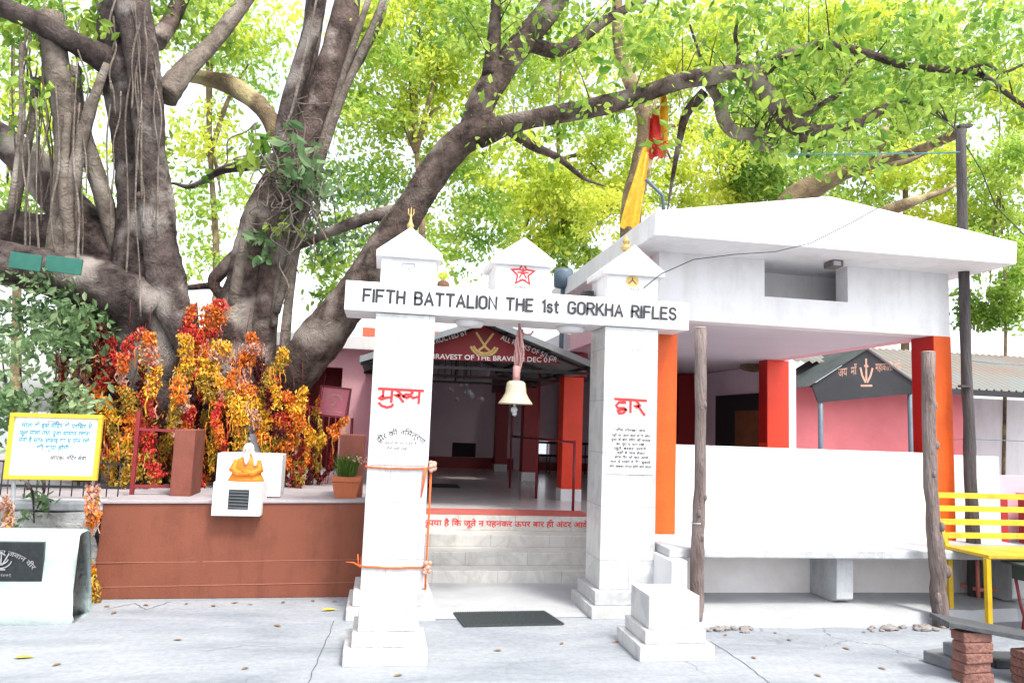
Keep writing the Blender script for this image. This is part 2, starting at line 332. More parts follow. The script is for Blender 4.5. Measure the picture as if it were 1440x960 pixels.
# ------------------------------------------------------------------ lettering
def text(name, body, mats, parent, origin, u, v, size, width=None, squash=1.0, arc=None, lift=.003, bold=0.0):
    """lettering laid on the plane (origin,u,v); width fits the line to that length; arc=(radius) bends it"""
    c = bpy.data.curves.new(name, 'FONT'); c.body = body; c.size = 1.0; c.offset = bold; c.resolution_u = 3
    o = bpy.data.objects.new(name, c); SC.collection.objects.link(o)
    dg = bpy.context.evaluated_depsgraph_get(); me = bpy.data.meshes.new_from_object(o.evaluated_get(dg))
    V = np.array([q.co[:] for q in me.vertices]); F = [tuple(p.vertices) for p in me.polygons]
    bpy.data.objects.remove(o); bpy.data.curves.remove(c); bpy.data.meshes.remove(me)
    if len(V) == 0: return None
    V[:, 0] -= V[:, 0].min(); V[:, 0] *= size*squash; V[:, 1] *= size
    if width: V[:, 0] *= width/V[:, 0].max()
    W_ = V[:, 0].max(); u = np.array(u, float); v = np.array(v, float); nrm = np.cross(u, v)
    X = V[:, 0]; Yv = V[:, 1]
    if arc:
        th = (X-W_/2)/arc; X2 = W_/2+(arc+Yv)*np.sin(th); Y2 = (arc+Yv)*np.cos(th)-arc; X, Yv = X2, Y2
    Wd = np.array(origin)[None]+X[:, None]*u+Yv[:, None]*v+lift*nrm
    mb = MB(); mb.add(Wd, F); return mb.build(name, mats, parent)
def strokes(mb, lines, origin, u, v, s, w, lift=.003):
    origin, u, v = map(lambda a: np.array(a, float), (origin, u, v)); nrm = np.cross(u, v)
    for li, L in enumerate(lines):
        pts = [np.array(p, float)*s for p in L]; n = len(pts); lf = lift+li*.00025
        left, right = [], []
        closed = n > 3 and np.linalg.norm(pts[0]-pts[-1]) < 1e-6
        for i in range(n):
            a = pts[i-1] if i > 0 else (pts[-2] if closed else None)
            b = pts[i+1] if i < n-1 else (pts[1] if closed else None)
            ds = []
            if a is not None: d = pts[i]-a; ds.append(d/(np.linalg.norm(d)+1e-9))
            if b is not None: d = b-pts[i]; ds.append(d/(np.linalg.norm(d)+1e-9))
            t = sum(ds); t = t/(np.linalg.norm(t)+1e-9); nn = np.array([-t[1], t[0]])
            k = max(.5, abs(nn@np.array([-ds[0][1], ds[0][0]])))
            e = np.zeros(2)
            if not closed and i == 0: e = -t*w*.35
            if not closed and i == n-1: e = t*w*.35
            left.append(pts[i]+nn*w/2/k+e); right.append(pts[i]-nn*w/2/k+e)
        vs = [origin+q[0]*u+q[1]*v+nrm*lf for q in left+right]
        mb.add(vs, [(i, i+n, i+n+1, i+1) for i in range(n-1)])
def arcp(cx, cyy, rx, ry, a0, a1, n=8):
    return [(cx+rx*math.cos(R(a0+(a1-a0)*i/n)), cyy+ry*math.sin(R(a0+(a1-a0)*i/n))) for i in range(n+1)]
GL = {
 'F': (.44, [[(0,0),(0,1),(.44,1)], [(.0,.52),(.37,.52)]]), 'I': (0, [[(0,0),(0,1)]]),
 'T': (.5, [[(0,1),(.5,1)], [(.25,.98),(.25,0)]]), 'H': (.46, [[(0,0),(0,1)], [(.46,0),(.46,1)], [(0,.52),(.46,.52)]]),
 'B': (.46, [[(0,0),(0,1),(.26,1)]+arcp(.26,.77,.17,.23,80,-90,7)+[(0,.54)], [(.22,.54)]+arcp(.26,.27,.2,.27,80,-90,7)+[(0,0)]]),
 'A': (.52, [[(0,0),(.26,1),(.52,0)], [(.09,.33),(.43,.33)]]), 'L': (.4, [[(0,1),(0,0),(.4,0)]]),
 'O': (.46, [arcp(.23,.77,.23,.23,0,180,8)+arcp(.23,.23,.23,.23,180,360,8)+[(.46,.77)]]),
 'N': (.47, [[(0,0),(0,1),(.47,0),(.47,1)]]), 'E': (.43, [[(.43,1),(0,1),(0,0),(.43,0)], [(0,.52),(.37,.52)]]),
 'G': (.47, [arcp(.23,.77,.23,.23,5,180,8)+arcp(.23,.23,.23,.23,180,360,8)+[(.46,.47),(.25,.47)]]),
 'R': (.46, [[(0,0),(0,1),(.25,1)]+arcp(.25,.75,.2,.25,80,-90,7)+[(0,.5)], [(.24,.5),(.47,0)]]),
 'K': (.46, [[(0,0),(0,1)], [(.44,1),(.02,.42)], [(.16,.58),(.47,0)]]),
 'S': (.44, [arcp(.22,.76,.21,.24,15,180,7)+arcp(.22,.76,.21,.24,190,262,3)+arcp(.22,.26,.22,.26,75,0,4)+arcp(.22,.25,.22,.25,-10,-170,8)]),
 '1': (.14, [[(0,.82),(.14,1),(.14,0)]]),
 's': (.3, [arcp(.15,.53,.14,.16,15,180,5)+arcp(.15,.53,.14,.16,195,262,3)+arcp(.15,.18,.15,.19,75,0,4)+arcp(.15,.17,.15,.17,-10,-170,6)]),
 't': (.26, [[(.1,.95),(.1,.14)]+arcp(.22,.14,.12,.14,190,270,3), [(0,.68),(.25,.68)]]), ' ': (.3, [])}
def sans(mb, s, origin, u, v, h, total, w):
    adv = []; x = 0
    for ch in s: adv.append(x); x += GL[ch][0]+.2
    k = (total/h)/(x-.2); out = []
    for ch, a in zip(s, adv):
        for L in GL[ch][1]: out.append([((a+p[0])*k, p[1]) for p in L])
    strokes(mb, out, origin, u, v, h, w)
DEV_MUKHYA = [[(0,1),(1.0,.98)],                                                          # head line
  [(.10,.98),(.10,.62),(.05,.55),(.02,.48),(.07,.42),(.13,.47),(.10,.58)], [(.12,.50),(.30,.56)], [(.30,.98),(.29,.30)],
  [(.02,.22),(.08,.08),(.20,.0),(.30,.06),(.33,.16)],
  [(.40,.96),(.46,.84),(.50,.74),(.42,.62),(.38,.68),(.44,.70),(.50,.48),(.56,.34)], [(.56,.62),(.60,.74),(.68,.74),(.70,.64),(.64,.56),(.57,.60),(.54,.68)],
  [(.72,.98),(.76,.84),(.70,.70),(.78,.56),(.90,.66)], [(.92,.98),(.91,.30)]]
DEV_DVAR = [[(0,1),(1.0,.97)],
  [(.12,.98),(.30,.92),(.32,.80),(.12,.80),(.04,.62),(.10,.48),(.30,.50),(.36,.38),(.28,.22),(.14,.18),(.10,.32),(.24,.40),(.36,.42)],
  [(.50,.98),(.50,.28)], [(.66,.97),(.74,.82),(.80,.68),(.70,.56),(.64,.64),(.74,.66),(.84,.40),(.95,.16)]]

# ================================================================== SETTING
g = MB(); g.add([(-150,-60,0),(150,-60,0),(150,250,0),(-150,250,0)], [(0,1,2,3)])
tag(g.build('ground', M_ground, loc=(0,0,0)), kind='structure')
g = MB(); g.add([(.40,6.30,.004),(1.86,6.34,.004),(2.3,7.68,.004),(-.1,7.68,.004)], [(0,1,2,3)])
tag(g.build('path', M_slab, loc=(0,0,0)), kind='structure')
def crack(name, pts, w):
    b = MB(); out = []; rg = random.Random(len(pts)*7+int(w*1e5))
    for a, c in zip(pts[:-1], pts[1:]):
        for k in range(9): f = k/9; out.append((a[0]+(c[0]-a[0])*f+rg.uniform(-.010,.010), a[1]+(c[1]-a[1])*f+rg.uniform(-.010,.010)))
    out.append(pts[-1]); strokes(b, [out], (0,0,0), (1,0,0), (0,1,0), 1, w, .0035); tag(b.build(name, M_crack, loc=(0,0,0)), kind='structure')
def Gp(x, y): d = ray(x, y); t_ = -CAMH/d[2]; return d[0]*t_, d[1]*t_
M_crack = mat('dirt in the joint', (.085,.085,.088), .95, .4, 9)
for L_, w_ in (([(470,873),(452,915),(428,975)],.006), ([(1000,902),(1050,935),(1085,962)],.006), ([(150,856),(190,848),(205,857),(240,846)],.006), ([(285,916),(340,908),(400,910)],.003)):
    crack('ground_crack', [Gp(*q) for q in L_], w_)
# raised forecourt in front of the pavilion
g = MB(); ys = []
xs = np.linspace(2.50, 6.6, 26)
for i, x in enumerate(xs): ys.append(5.97+.02*math.sin(i*1.7)+(.05*random.random() if x > 4.1 else .01*random.random())+(.10 if x > 4.7 else 0))
top = [(x, y+.015, .112-(.035*random.random() if x > 4.2 else 0)) for x, y in zip(xs, ys)]; bot = [(x, y-.012, -.01) for x, y in zip(xs, ys)]
bk = [(x, 6.78, .112) for x in xs]; n = len(xs)
g.add(top+bot+bk, [(n+i, n+i+1, i+1, i) for i in range(n-1)]+[(i, i+1, 2*n+i+1, 2*n+i) for i in range(n-1)]+[(0, 2*n, n)])
tag(g.build('pavement', M_slab, loc=(0,0,0)), kind='structure')
g = MB(); g.box(-8, -2.32, 7.32, 14, 0, .78); g.box(-2.32, -.02, 7.34, 12.2, 0, .80); g.box(-2.32, .3, 12.2, 14, 0, .78)
tag(g.build('terrace', M_plat, loc=(0,0,0)), kind='structure')

# ================================================================== GATE
gate = thing('memorial_gate', 'white marble gateway with three gabled turrets and black lettering across its beam', 'gate', (1.17, 6.6, 0))
U, V_ = (1,0,0), (0,0,1)
def pillar(x0, x1, t0, t1):
    b = MB(); b.box(x0, x1, 6.40, 6.86, .215, 2.495)
    p = b.build('pillar', M_marble, gate, bev=.004)
    b = MB(); b.box(x0-.055, x1+.065, 6.335, 6.92, .098, .2145); b.build('plinth_step', M_marbleP, p, bev=.006)
    b = MB(); b.box(x0-.10, x1+.11, 6.27, 6.97, -.01, .0975); b.build('plinth_step', M_marbleP, p, bev=.006)
    return p
pl = pillar(-.095, .408, 0, 0); pr_ = pillar(1.922, 2.418, 0, 0)
for p, lines, x, w, z in ((pl, DEV_MUKHYA, -.035, .37, 1.70), (pr_, DEV_DVAR, 2.025, .29, 1.70)):
    b = MB(); strokes(b, [[(q[0]*w, q[1]*.155) for q in L] for L in lines], (x, 6.40, z), U, V_, 1, .0205); b.build('red_lettering', M_redline, p)
b = MB(); b.box(-.072, .385, 6.392, 6.40, 1.225, 1.635); b.build('plaque', M_board, pl, bev=.003)
b = MB(); b.box(1.952, 2.392, 6.392, 6.40, 1.20, 1.635); b.build('plaque', M_board, pr_, bev=.003)
def rrect(x0, x1, z0, z1, r, y, p, m_):
    b = MB(); L = arcp(x1-r, z1-r, r, r, 0, 90, 4)+arcp(x0+r, z1-r, r, r, 90, 180, 4)+arcp(x0+r, z0+r, r, r, 180, 270, 4)+arcp(x1-r, z0+r, r, r, 270, 360, 4)
    strokes(b, [L+[L[0]]], (0, y, 0), U, V_, 1, .004, .002); b.build('plaque_border', m_, p)
rrect(-.055, .37, 1.24, 1.615, .04, 6.392, pl, M_paleline); rrect(1.97, 2.375, 1.22, 1.615, .03, 6.392, pr_, M_greyline)
text('plaque_text', 'वीर की निमंत्रण', M_greyline, pl, (-.03, 6.392, 1.475), U, V_, .066, .40, arc=.26, bold=.015)
for z, s_, x0, w, m_ in ((1.585,'नं  नालापानी  सं',.02,.26,M_paleline), (1.425,'यह मंिदर सेना के सब',.01,.27,M_paleline), (1.395,'वीर जवानो की याद मे बना है',-.01,.31,M_greyline), (1.35,'वीरो यहाँ देखो',.05,.18,M_greyline), (1.315,'नाम है उन सब का',.02,.25,M_paleline), (1.275,'जय जय महाकाली आयो गोरखाली',-.03,.33,M_paleline)):
    text('plaque_text', s_, m_, pl, (x0, 6.392, z), U, V_, .031, w, bold=.012)
for z, s_, x0, w in ((1.572,'पाँच गोरखा जय',2.03,.28), (1.525,'यहाँ पर आने वाले सभी लोग',1.995,.36), (1.488,'पूजा के बाद मंिदर की सफाई',1.99,.37), (1.450,'का पूरा ध यान रखे',2.04,.26), (1.412,'जूते बाहर उतारे',2.02,.30), (1.374,'वहाँ से जल लेकर',2.05,.26), (1.336,'हाथ पैर धो कर आवे',2.03,.31), (1.296,'माता के दरबार मे शीश झुकावे',1.99,.37), (1.256,'और सबका मंगल होवे जय माता',1.98,.39)):
    text('plaque_text', s_, M_blackline, pr_, (x0, 6.392, z), U, V_, .034, w, bold=.022)
b = MB(); b.box(-.36, 2.70, 6.375, 6.885, 2.50, 2.752); beam = b.build('beam', M_white, gate, bev=.006)
b = MB(); sans(b, 'FIFTH BATTALION THE 1st GORKHA RIFLES', (-.205, 6.375, 2.582), (1,0,.0025), V_, .102, 2.77, .0205); b.build('lettering', M_blackline, beam)
for cx_ in (.73, 1.66):
    b = MB(); b.lathe([(.11,0),(.13,.03),(.13,.05)], (cx_, 6.62, 2.4485), 20); b.build('ceiling_disc', M_white, beam)
def turret(x0, x1, z1, apex, eave=.045):
    b = MB(); b.box(x0, x1, 6.385, 6.875, 2.7525, z1+.01); t = b.build('turret', M_white, gate, bev=.004)
    xc = (x0+x1)/2; a, c = x0-eave, x1+eave
    b = MB(); b.prism([(a, z1), (c, z1), (c, z1+.052), (xc, apex), (a, z1+.052)], 'y', 6.345, 6.915); b.build('gable_cap', M_white, t, bev=.004)
    return t
t1 = turret(-.075, .395, 2.975, 3.245); t2 = turret(.915, 1.395, 2.985, 3.235); t3 = turret(1.925, 2.408, 2.965, 3.245)
# finials
b = MB(); b.lathe([(.036,0),(.04,.015),(.018,.035),(.028,.058),(.033,.08),(.016,.11),(.009,.15),(.006,.19)], (.16,6.6,3.243), 14)
for dx in (-.028, 0, .028): b.tube([(.16+dx*.3,6.6,3.41),(.16+dx*.85,6.6,3.43),(.16+dx*.85,6.6,3.475+(.015 if dx == 0 else 0))], [.006,.006,.003], 6)
b.build('trident_finial', M_brass, t1)
b = MB(); b.lathe([(.03,0),(.046,.018),(.05,.035),(.03,.055),(.018,.065),(.03,.08),(.034,.095),(.02,.115),(.006,.15)], (2.165,6.6,3.243), 14); b.build('pot_finial', M_brass, t3)
# emblems
b = MB(); st = [(.105*(1 if i % 2 == 0 else .47)*math.sin(R(36*i)), .105*(1 if i % 2 == 0 else .47)*math.cos(R(36*i))) for i in range(10)]
strokes(b, [st+[st[0]]], (1.155, 6.385, 2.913), U, V_, 1, .016)
strokes(b, [[(-.03,-.035),(0,.02),(.03,-.035)], [(-.045,.012),(.045,.012)], [(0,.05),(0,.0)], [(-.025,-.055),(.025,-.055)], [(-.02,.032),(.02,.032)]], (1.155,6.385,2.913), U, V_, 1, .013)
b.build('star_emblem', M_redline, t2)
text('caption', 'AMERDI', M_greyline, t2, (1.085, 6.385, 2.783), U, V_, .032, .14)
b = MB(); el = arcp(0,0,.062,.05,0,360,20); b.prism([(2.16+q[0], 2.915+q[1]) for q in el[:-1]], 'y', 6.3825, 6.3850); e_ = b.build('disc_emblem', M_goldpaint, t3)
b = MB(); strokes(b, [[(-.035,-.02),(0,.012),(.035,-.02)], [(0,.012),(0,.032)]], (2.16, 6.3825, 2.915), U, V_, 1, .008)
b.build('disc_mark', M_brick, t3)
text('caption', 'GORKHA', M_greyline, t3, (2.09, 6.385, 2.835), U, V_, .028, .14); text('caption', 'RIFLES', M_paleline, t3, (2.115, 6.385, 2.80), U, V_, .026, .09)
b = MB(); strokes(b, [[(-.05,-.04),(-.05,.045),(.05,.045),(.05,-.04)], [(-.03,-.02),(0,0),(.035,.02)], [(-.03,.02),(.0,.0),(.03,-.025)]], (.158, 6.385, 2.885), U, V_, 1, .006); b.build('faint_emblem', M_paleline, t1)
text('caption', 'GORKHA RIFLES', M_paleline, t1, (.08, 6.385, 2.805), U, V_, .022, .155)
# stepped stubs in front of the pillars
for x0, lab in ((-.165, 'low stepped marble pedestal standing before the left gate pillar'), (1.85, 'low stepped marble pedestal standing before the right gate pillar, near the timber pole')):
    t = thing('marble_pedestal', lab, 'pedestal', (x0+.28, 5.4, 0), 'stepped pedestals before the gate')
    b = MB(); b.box(x0, x0+.55, 5.15, 5.68, -.01, .105); b.build('step', M_marbleP, t, bev=.006)
    b = MB(); b.box(x0+.05, x0+.50, 5.19, 5.64, .1055, .198); b.build('step', M_marbleP, t, bev=.006)
    b = MB(); b.box(x0+.085, x0+.465, 5.22, 5.61, .1985, .43 if x0 > 0 else .405); b.build('block', M_marbleP, t, bev=.006)
# coconut offering
t = thing('coconut_offering', 'brown coconut with green leaves set on the beam beside the left turret', 'offering', (.47,6.5,2.752))
b = MB(); b.ball((.47,6.5,2.79), .055, .05, .042); b.build('coconut', mat('coconut husk', (.16,.08,.05), .9, .3, 20, .5), t)
b = MB()
for k in range(9):
    a = random.uniform(-.9,.9); b.add([(.46,6.5,2.82),(.46+.05*a-.012,6.49,2.86),(.46+.09*a,6.5+.03*random.uniform(-1,1),2.93-.04*abs(a)),(.46+.05*a+.012,6.51,2.86)], [(0,1,2,3)])
b.build('leaf_tuft', M_lf_yel, t)
# bell
t = thing('temple_bell', 'cream bell with a flared rim hanging under the beam by knotted maroon cloth', 'bell', (1.20,6.62,1.99))
bx = P(725,560,6.6)[0]; bz = P(725,568,6.6)[2]
b = MB(); b.lathe([(.155,0),(.15,.012),(.118,.055),(.095,.10),(.088,.16),(.082,.19),(.06,.205),(.02,.21)], (bx,6.6,bz), 28); bell = b.build('bell_body', M_bellm, t)
b = MB(); b.tube([(bx,6.6,bz+.05),(bx-.01,6.6,bz-.03)], .010, 8); b.ball((bx-.01,6.6,bz-.05), .032, .032, .03, 10, 6); b.ball((bx-.005,6.6,bz-.085), .022, .022, .022, 8, 5); b.build('clapper', M_whitedirty, t)
b = MB()
for k in range(15):
    a = random.uniform(0, 6.28); r0 = random.uniform(.0,.035); zt = random.uniform(2.40, 2.48); ze = random.uniform(bz+.20, bz+.36)
    pts = []
    for j in range(7):
        f = j/6; rr = r0*.7+(.024*math.sin(f*math.pi))*random.uniform(.5,1.2); pts.append((bx+.02*(1-f)+rr*math.cos(a+f*2.2), 6.6+rr*math.sin(a+f*2.2), zt+(ze-zt)*f))
    b.tube(pts, random.uniform(.006,.014), 5)
b.tube([(bx,6.6,bz+.20),(bx,6.6,bz+.34)], .033, 10); b.tube([(bx+.01,6.6,2.5),(bx+.01,6.6,2.40)], .012, 6)
b.tube([(bx+.02,6.6,2.46),(bx+.06,6.59,2.40),(bx+.12,6.59,2.41),(bx+.14,6.6,2.44)], .010, 6); b.build('cloth_tassel', M_cloth, t)
# orange cords on the left pillar
for z, nm, lab in ((1.205, 'cloth_cord', 'orange cord tied round the left gate pillar just under its plaque'), (.40, 'cloth_cord', 'orange cord tied low round the left gate pillar with a pale pom-pom knot')):
    t = thing(nm, lab, 'cord', (.16,6.63,z), 'cords on the left gate pillar')
    b = MB(); c = [(-.105,6.39),(.418,6.39),(.418,6.87),(-.105,6.87),(-.105,6.39)]
    pts = []
    for (a, e) in zip(c[:-1], c[1:]):
        for k in range(8): f = k/8; pts.append((a[0]+(e[0]-a[0])*f, a[1]+(e[1]-a[1])*f, z+.008*math.sin(f*3.1)*-1+random.uniform(-.003,.003)))
    pts.append(pts[0]); b.tube(pts, .0085, 6); b.build('loop', M_orangecord, t)
    b = MB()
    for k in range(14): b.ball((.43+random.uniform(-.012,.03), 6.39+random.uniform(-.03,.02), z+random.uniform(-.045,.05)), random.uniform(.012,.024), None, None, 7, 5)
    b.build('knot', M_g['pink'] if z > 1 else M_g['pink'], t)
    b = MB()
    if z > 1:
        b.tube([(.432,6.395,z-.02),(.434,6.392,z-.3),(.430,6.392,.40),(.432,6.392,.22)], [.011,.009,.009,.009], 6); b.tube([(.385,6.385,z),(.375,6.38,z-.12),(.36,6.378,z-.24)], [.016,.011,.005], 6)
    else:
        b.tube([(-.10,6.385,z),(-.16,6.37,z+.035),(-.22,6.37,z+.04)], [.009,.006,.003], 6); b.tube([(-.12,6.385,z+.01),(-.13,6.38,z+.10)], [.007,.004], 6)
    b.build('tail', M_orangecord, t)

# ================================================================== ENTRANCE STEPS
t = thing('entrance_steps', 'pale marble steps with red Devanagari lettering on the top riser, seen through the gate', 'steps', (1.35, 8.0, 0))
for z0, z1, y0, i in ((-.01,.125,7.67,0), (.1255,.256,7.97,1), (.2565,.384,8.32,2), (.3845,.553,8.65,3)):
    b = MB(); b.box(-.05, 2.50, y0, 8.95, z0, z1); s_ = b.build('step', M_marble2, t, bev=.005)
text('lettering', 'कृपया है िक जूते न पहनकर ऊपर बार ही अंदर आवे', M_redline, s_, (.50, 8.65, .432), U, V_, .092, 1.94, bold=.018)
b = MB(); b.box(-.05, 2.50, 8.655, 9.22, .5565, .5600); b.build('red_edge', mat('red edge paint', (.50,.13,.11), .5, .12, 4), s_)

# ================================================================== HALL
hall = thing('prayer_hall', 'deep shaded hall behind the gate with a grey floor and bright red columns', 'hall', (2.2, 12, 0))
b = MB(); b.box(-.02, 6.0, 8.96, 17.6, .0, .555); b.box(2.52, 6.0, 6.95, 8.955, 0, .5549); b.build('floor', M_floor, hall)
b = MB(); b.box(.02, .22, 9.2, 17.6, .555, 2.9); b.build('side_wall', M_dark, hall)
xa, za = P(757,640,17.4)[0], P(757,640,17.4)[2]; xb, zb = P(773,620,17.4)[0], P(773,620,17.4)[2]
b = MB(); Yb = (17.4, 17.6)
b.box(.22, xa, *Yb, .555, 3.0); b.box(xb, 6.0, *Yb, .555, 3.0); b.box(xa, xb, *Yb, .555, za); b.box(xa, xb, *Yb, zb, 3.0); b.build('back_wall', M_lav, hall)
b = MB(); b.box(.4, xa-.6, 17.33, 17.397, .556, .80); b.box(xa-.3, 5.7, 17.33, 17.397, .556, .74); b.build('skirting', M_darkred, hall)
b = MB(); q = P(637,622,17.3); q2 = P(668,662,17.3); b.box(q[0], q2[0], 17.36, 17.395, .81, q[2]); b.build('dark_opening', M_dark, hall)  # shade of the low door opening put in as a flat near-black panel
b = MB(); b.box(5.80, 6.0, 10.2, 17.39, .5555, 2.645)
b.build('right_wall', M_lav, hall)
b = MB(); b.box(.02, 2.44, 13.2, 17.6, 2.905, 3.1); b.box(2.445, 6.0, 10.35, 17.6, 2.66, 2.9); b.build('ceiling', M_soff, hall)
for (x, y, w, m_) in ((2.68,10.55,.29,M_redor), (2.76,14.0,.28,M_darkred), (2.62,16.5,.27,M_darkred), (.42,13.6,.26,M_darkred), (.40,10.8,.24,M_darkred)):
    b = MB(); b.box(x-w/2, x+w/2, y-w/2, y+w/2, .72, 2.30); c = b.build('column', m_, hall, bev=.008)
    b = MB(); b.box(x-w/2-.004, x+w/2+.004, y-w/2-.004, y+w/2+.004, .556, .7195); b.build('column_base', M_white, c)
b = MB(); b.box(2.50, 2.86, 10.36, 17.35, 2.305, 2.64); b.build('beam', M_darkred, hall)
b = MB(); x0, x1 = P(955,530,13.2)[0], P(975,530,13.2)[0]; b.box(x0, x1+.05, 13.2, 13.5, .556, 2.64); b.build('column', M_darkred, hall)
# doorway and shelf in the right wall
b = MB(); b.box(5.76, 5.797, 10.65, 12.4, .60, 2.22); b.build('doorway', M_steelblk, hall)  # dark inside of the doorway put in as a flat black panel
b = MB(); b.box(5.73, 5.757, 10.75, 11.6, .60, 1.95); b.build('wooden_shelf', mat('brown shelf', (.20,.07,.03), .5, .3, 6), hall)
# light that comes through the opening: plants outside
# railing
rail = thing('steel_handrail', 'thin maroon pipe handrail running back along the right side of the hall floor', 'railing', (2.3,10.6,.555))
b = MB(); b.tube([(2.40,9.2,.556),(2.40,9.2,1.42)], .018, 8); b.build('post', M_steelred, rail)
for (x, y) in ((2.24,10.7),(2.13,12.3)):
    b = MB(); b.tube([(x,y,.556),(x,y,2.42)], .019, 8); b.build('post', M_steelred, rail)
b = MB(); b.tube([(2.40,9.2,1.40),(2.24,10.7,1.40),(2.13,12.3,1.40)], .016, 8); b.build('rail', M_steelred, rail)
bench_r = thing('wire_bench', 'dark wire bench standing against the back of the hall', 'bench', (4.2,16.3,.555))
b = MB(); pts = [(3.2+.22*i, 16.6-.35*math.sin(i/8*math.pi), 0) for i in range(9)]
b.tube([(p[0],p[1],1.22) for p in pts], .03, 6); b.tube([(p[0],p[1]-.3,.95) for p in pts], .03, 6); b.build('rail', M_steelblk, bench_r)
b = MB()
for p in pts: b.tube([(p[0],p[1],.556),(p[0],p[1],1.22)], .014, 5); b.tube([(p[0],p[1]-.3,.556),(p[0],p[1]-.3,.95)], .014, 5)
b.build('bars', M_steelblk, bench_r)
b = MB(); q = P(635,692,11.6); q2 = P(678,684,11.6)
b.box(.72, 1.30, 12.1, 12.7, .556, .566); tag(b.build('floor_mat', M_mat), 'small dark mat lying on the hall floor', 'mat')
# hanging ornaments deep in the hall
t = thing('hanging_lamps', 'cluster of pale glass lamps hanging in the dark of the hall', 'lamp', (1.3,14,2.3))
for k in range(9):
    b = MB(); b.ball((P(645+random.uniform(-14,34),548+random.uniform(-8,14),14)), random.uniform(.03,.07), None, None, 8, 6); b.build('shade', M_whitedirty, t)
b = MB()
for k in range(6): x = 1.0+.12*k; b.tube([(x,14,2.90),(x,14,2.4)], .008, 4)
b.build('cord', M_steelblk, t)

# porch canopy with its gable sign
can = thing('gable_canopy', 'grey sheet metal gable canopy over the hall entrance with a dark red lettered board', 'canopy', (1.2, 9, 2.3))
rx, rz = 1.16, 2.80; ex_r, ez_r = 2.60, 2.285; ex_l, ez_l = -.28, 2.27
for (ex, ez) in ((ex_r, ez_r), (ex_l, ez_l)):
    b = MB(); b.prism([(rx, rz), (ex, ez), (ex, ez+.022), (rx, rz+.022)], 'y', 8.62, 13.15)
    b.build('roof_sheet', M_sheet, can)
    b = MB(); b.prism([(rx, rz-.045), (ex, ez-.045), (ex, ez+.028), (rx, rz+.028)], 'y', 8.595, 8.62); b.build('rake_trim', M_sheet, can)
b = MB(); b.prism([(.05,2.315),(2.14,2.355),(rx,2.752)], 'y', 8.90, 8.915); bd = b.build('sign_board', mat('crimson board', (.20,.010,.014), .5, .15, 4), can)
text('lettering', 'BRAVEST OF THE BRAVE 28 DEC 01', M_whiteline, bd, (.54, 8.90, 2.335), (1,0,.019), V_, .084, 1.44, bold=.014)
text('lettering', 'CONSTRUCTED BY', M_whiteline, bd, (.36, 8.90, 2.436), (.945,0,.33), (-.33,0,.945), .088, .64, bold=.006)
text('lettering', 'ALL RANKS OF 5/1 GR', M_whiteline, bd, (1.36, 8.90, 2.61), (.945,0,-.33), (.33,0,.945), .088, .74, bold=.006)
b = MB(); strokes(b, [arcp(0,.05,.17,.15,200,340,12), arcp(0,.06,.14,.13,205,335,12), [(-.10,.17),(.02,-.0),(.06,-.03)], [(.10,.17),(-.02,.0),(-.06,-.03)]], (1.17, 8.90, 2.50), U, V_, 1, .026); b.build('khukri_emblem', M_goldpaint, bd)
for y in (9.0, 10.7, 12.3):
    b = MB(); b.bar((ex_l,y,ez_l-.03), (ex_r,y,ez_r-.03), .035); b.bar((rx,y,rz-.03), (ex_r,y,ez_r-.03), .03); b.bar((rx,y,rz-.03), (ex_l,y,ez_l-.03), .03); b.bar((rx,y,rz-.05),(rx,y,ez_r-.03),.03)
    b.build('truss', M_steelblk, can)
for f in (.2, .55, .9):
    for ex, ez in ((ex_r, ez_r), (ex_l, ez_l)):
        b = MB(); x = rx+(ex-rx)*f; z = rz+(ez-rz)*f-.02; b.bar((x,8.7,z),(x,13.1,z),.035); b.build('purlin', M_steelblk, can)

# ================================================================== PAVILION
pav = thing('pavilion', 'white pavilion with a shallow gabled slab roof, orange columns and a high solid parapet', 'pavilion', (4.1, 7.5, 0))
b = MB(); b.prism([(2.28,3.30),(5.93,3.30),(5.95,3.52),(3.98,3.80),(2.29,3.52)], 'y', 6.16, 10.3); b.build('roof', M_white, pav, bev=.008)
b = MB(); Yw = (6.75, 6.95)
b.box(2.55, 5.685, *Yw, 2.65, 2.935); b.box(2.55, 3.64, *Yw, 2.935, 3.2995); b.box(4.54, 5.685, *Yw, 2.935, 3.2995)
b.build('upper_wall', M_white, pav)
b = MB(); b.box(2.55, 2.75, 6.951, 10.2, 2.652, 3.2995); b.build('side_wall', M_pink, pav)
b = MB(); b.box(5.485, 5.685, 6.951, 10.2, 2.652, 3.2995); b.build('side_wall', M_pink, pav)
b = MB(); b.box(3.30, 4.85, 7.30, 7.40, 2.72, 3.2995); b.build('recess_back', M_white, pav)
b = MB(); b.box(2.56, 5.68, 6.951, 10.3, 2.653, 2.715); b.build('ceiling', M_soff, pav)
b = MB(); b.box(2.46, 5.49, 6.75, 6.90, .0, 1.463); b.build('parapet', M_white, pav, bev=.006)
for (x0, x1, y0, y1, z0, m_) in ((2.535,2.742,6.742,6.96,.64,M_orange), (5.4905,5.688,6.742,7.08,.60,M_orange), (5.41,5.745,9.95,10.2,.556,M_redor)):
    b = MB(); b.box(x0, x1, y0, y1, z0, 2.649); c = b.build('column', m_, pav, bev=.006)
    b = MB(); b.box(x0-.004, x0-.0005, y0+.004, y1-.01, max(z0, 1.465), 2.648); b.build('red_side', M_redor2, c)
b = MB(); b.box(2.47, 2.76, 6.735, 6.97, 0, .638); b.box(5.4905, 5.72, 6.735, 7.1, 0, .598); b.build('column_plinth', M_whitedirty, pav, bev=.008)
b = MB(); b.box(5.721, 6.25, 6.80, 6.95, 0, 1.45); b.build('low_wall', M_white, pav)
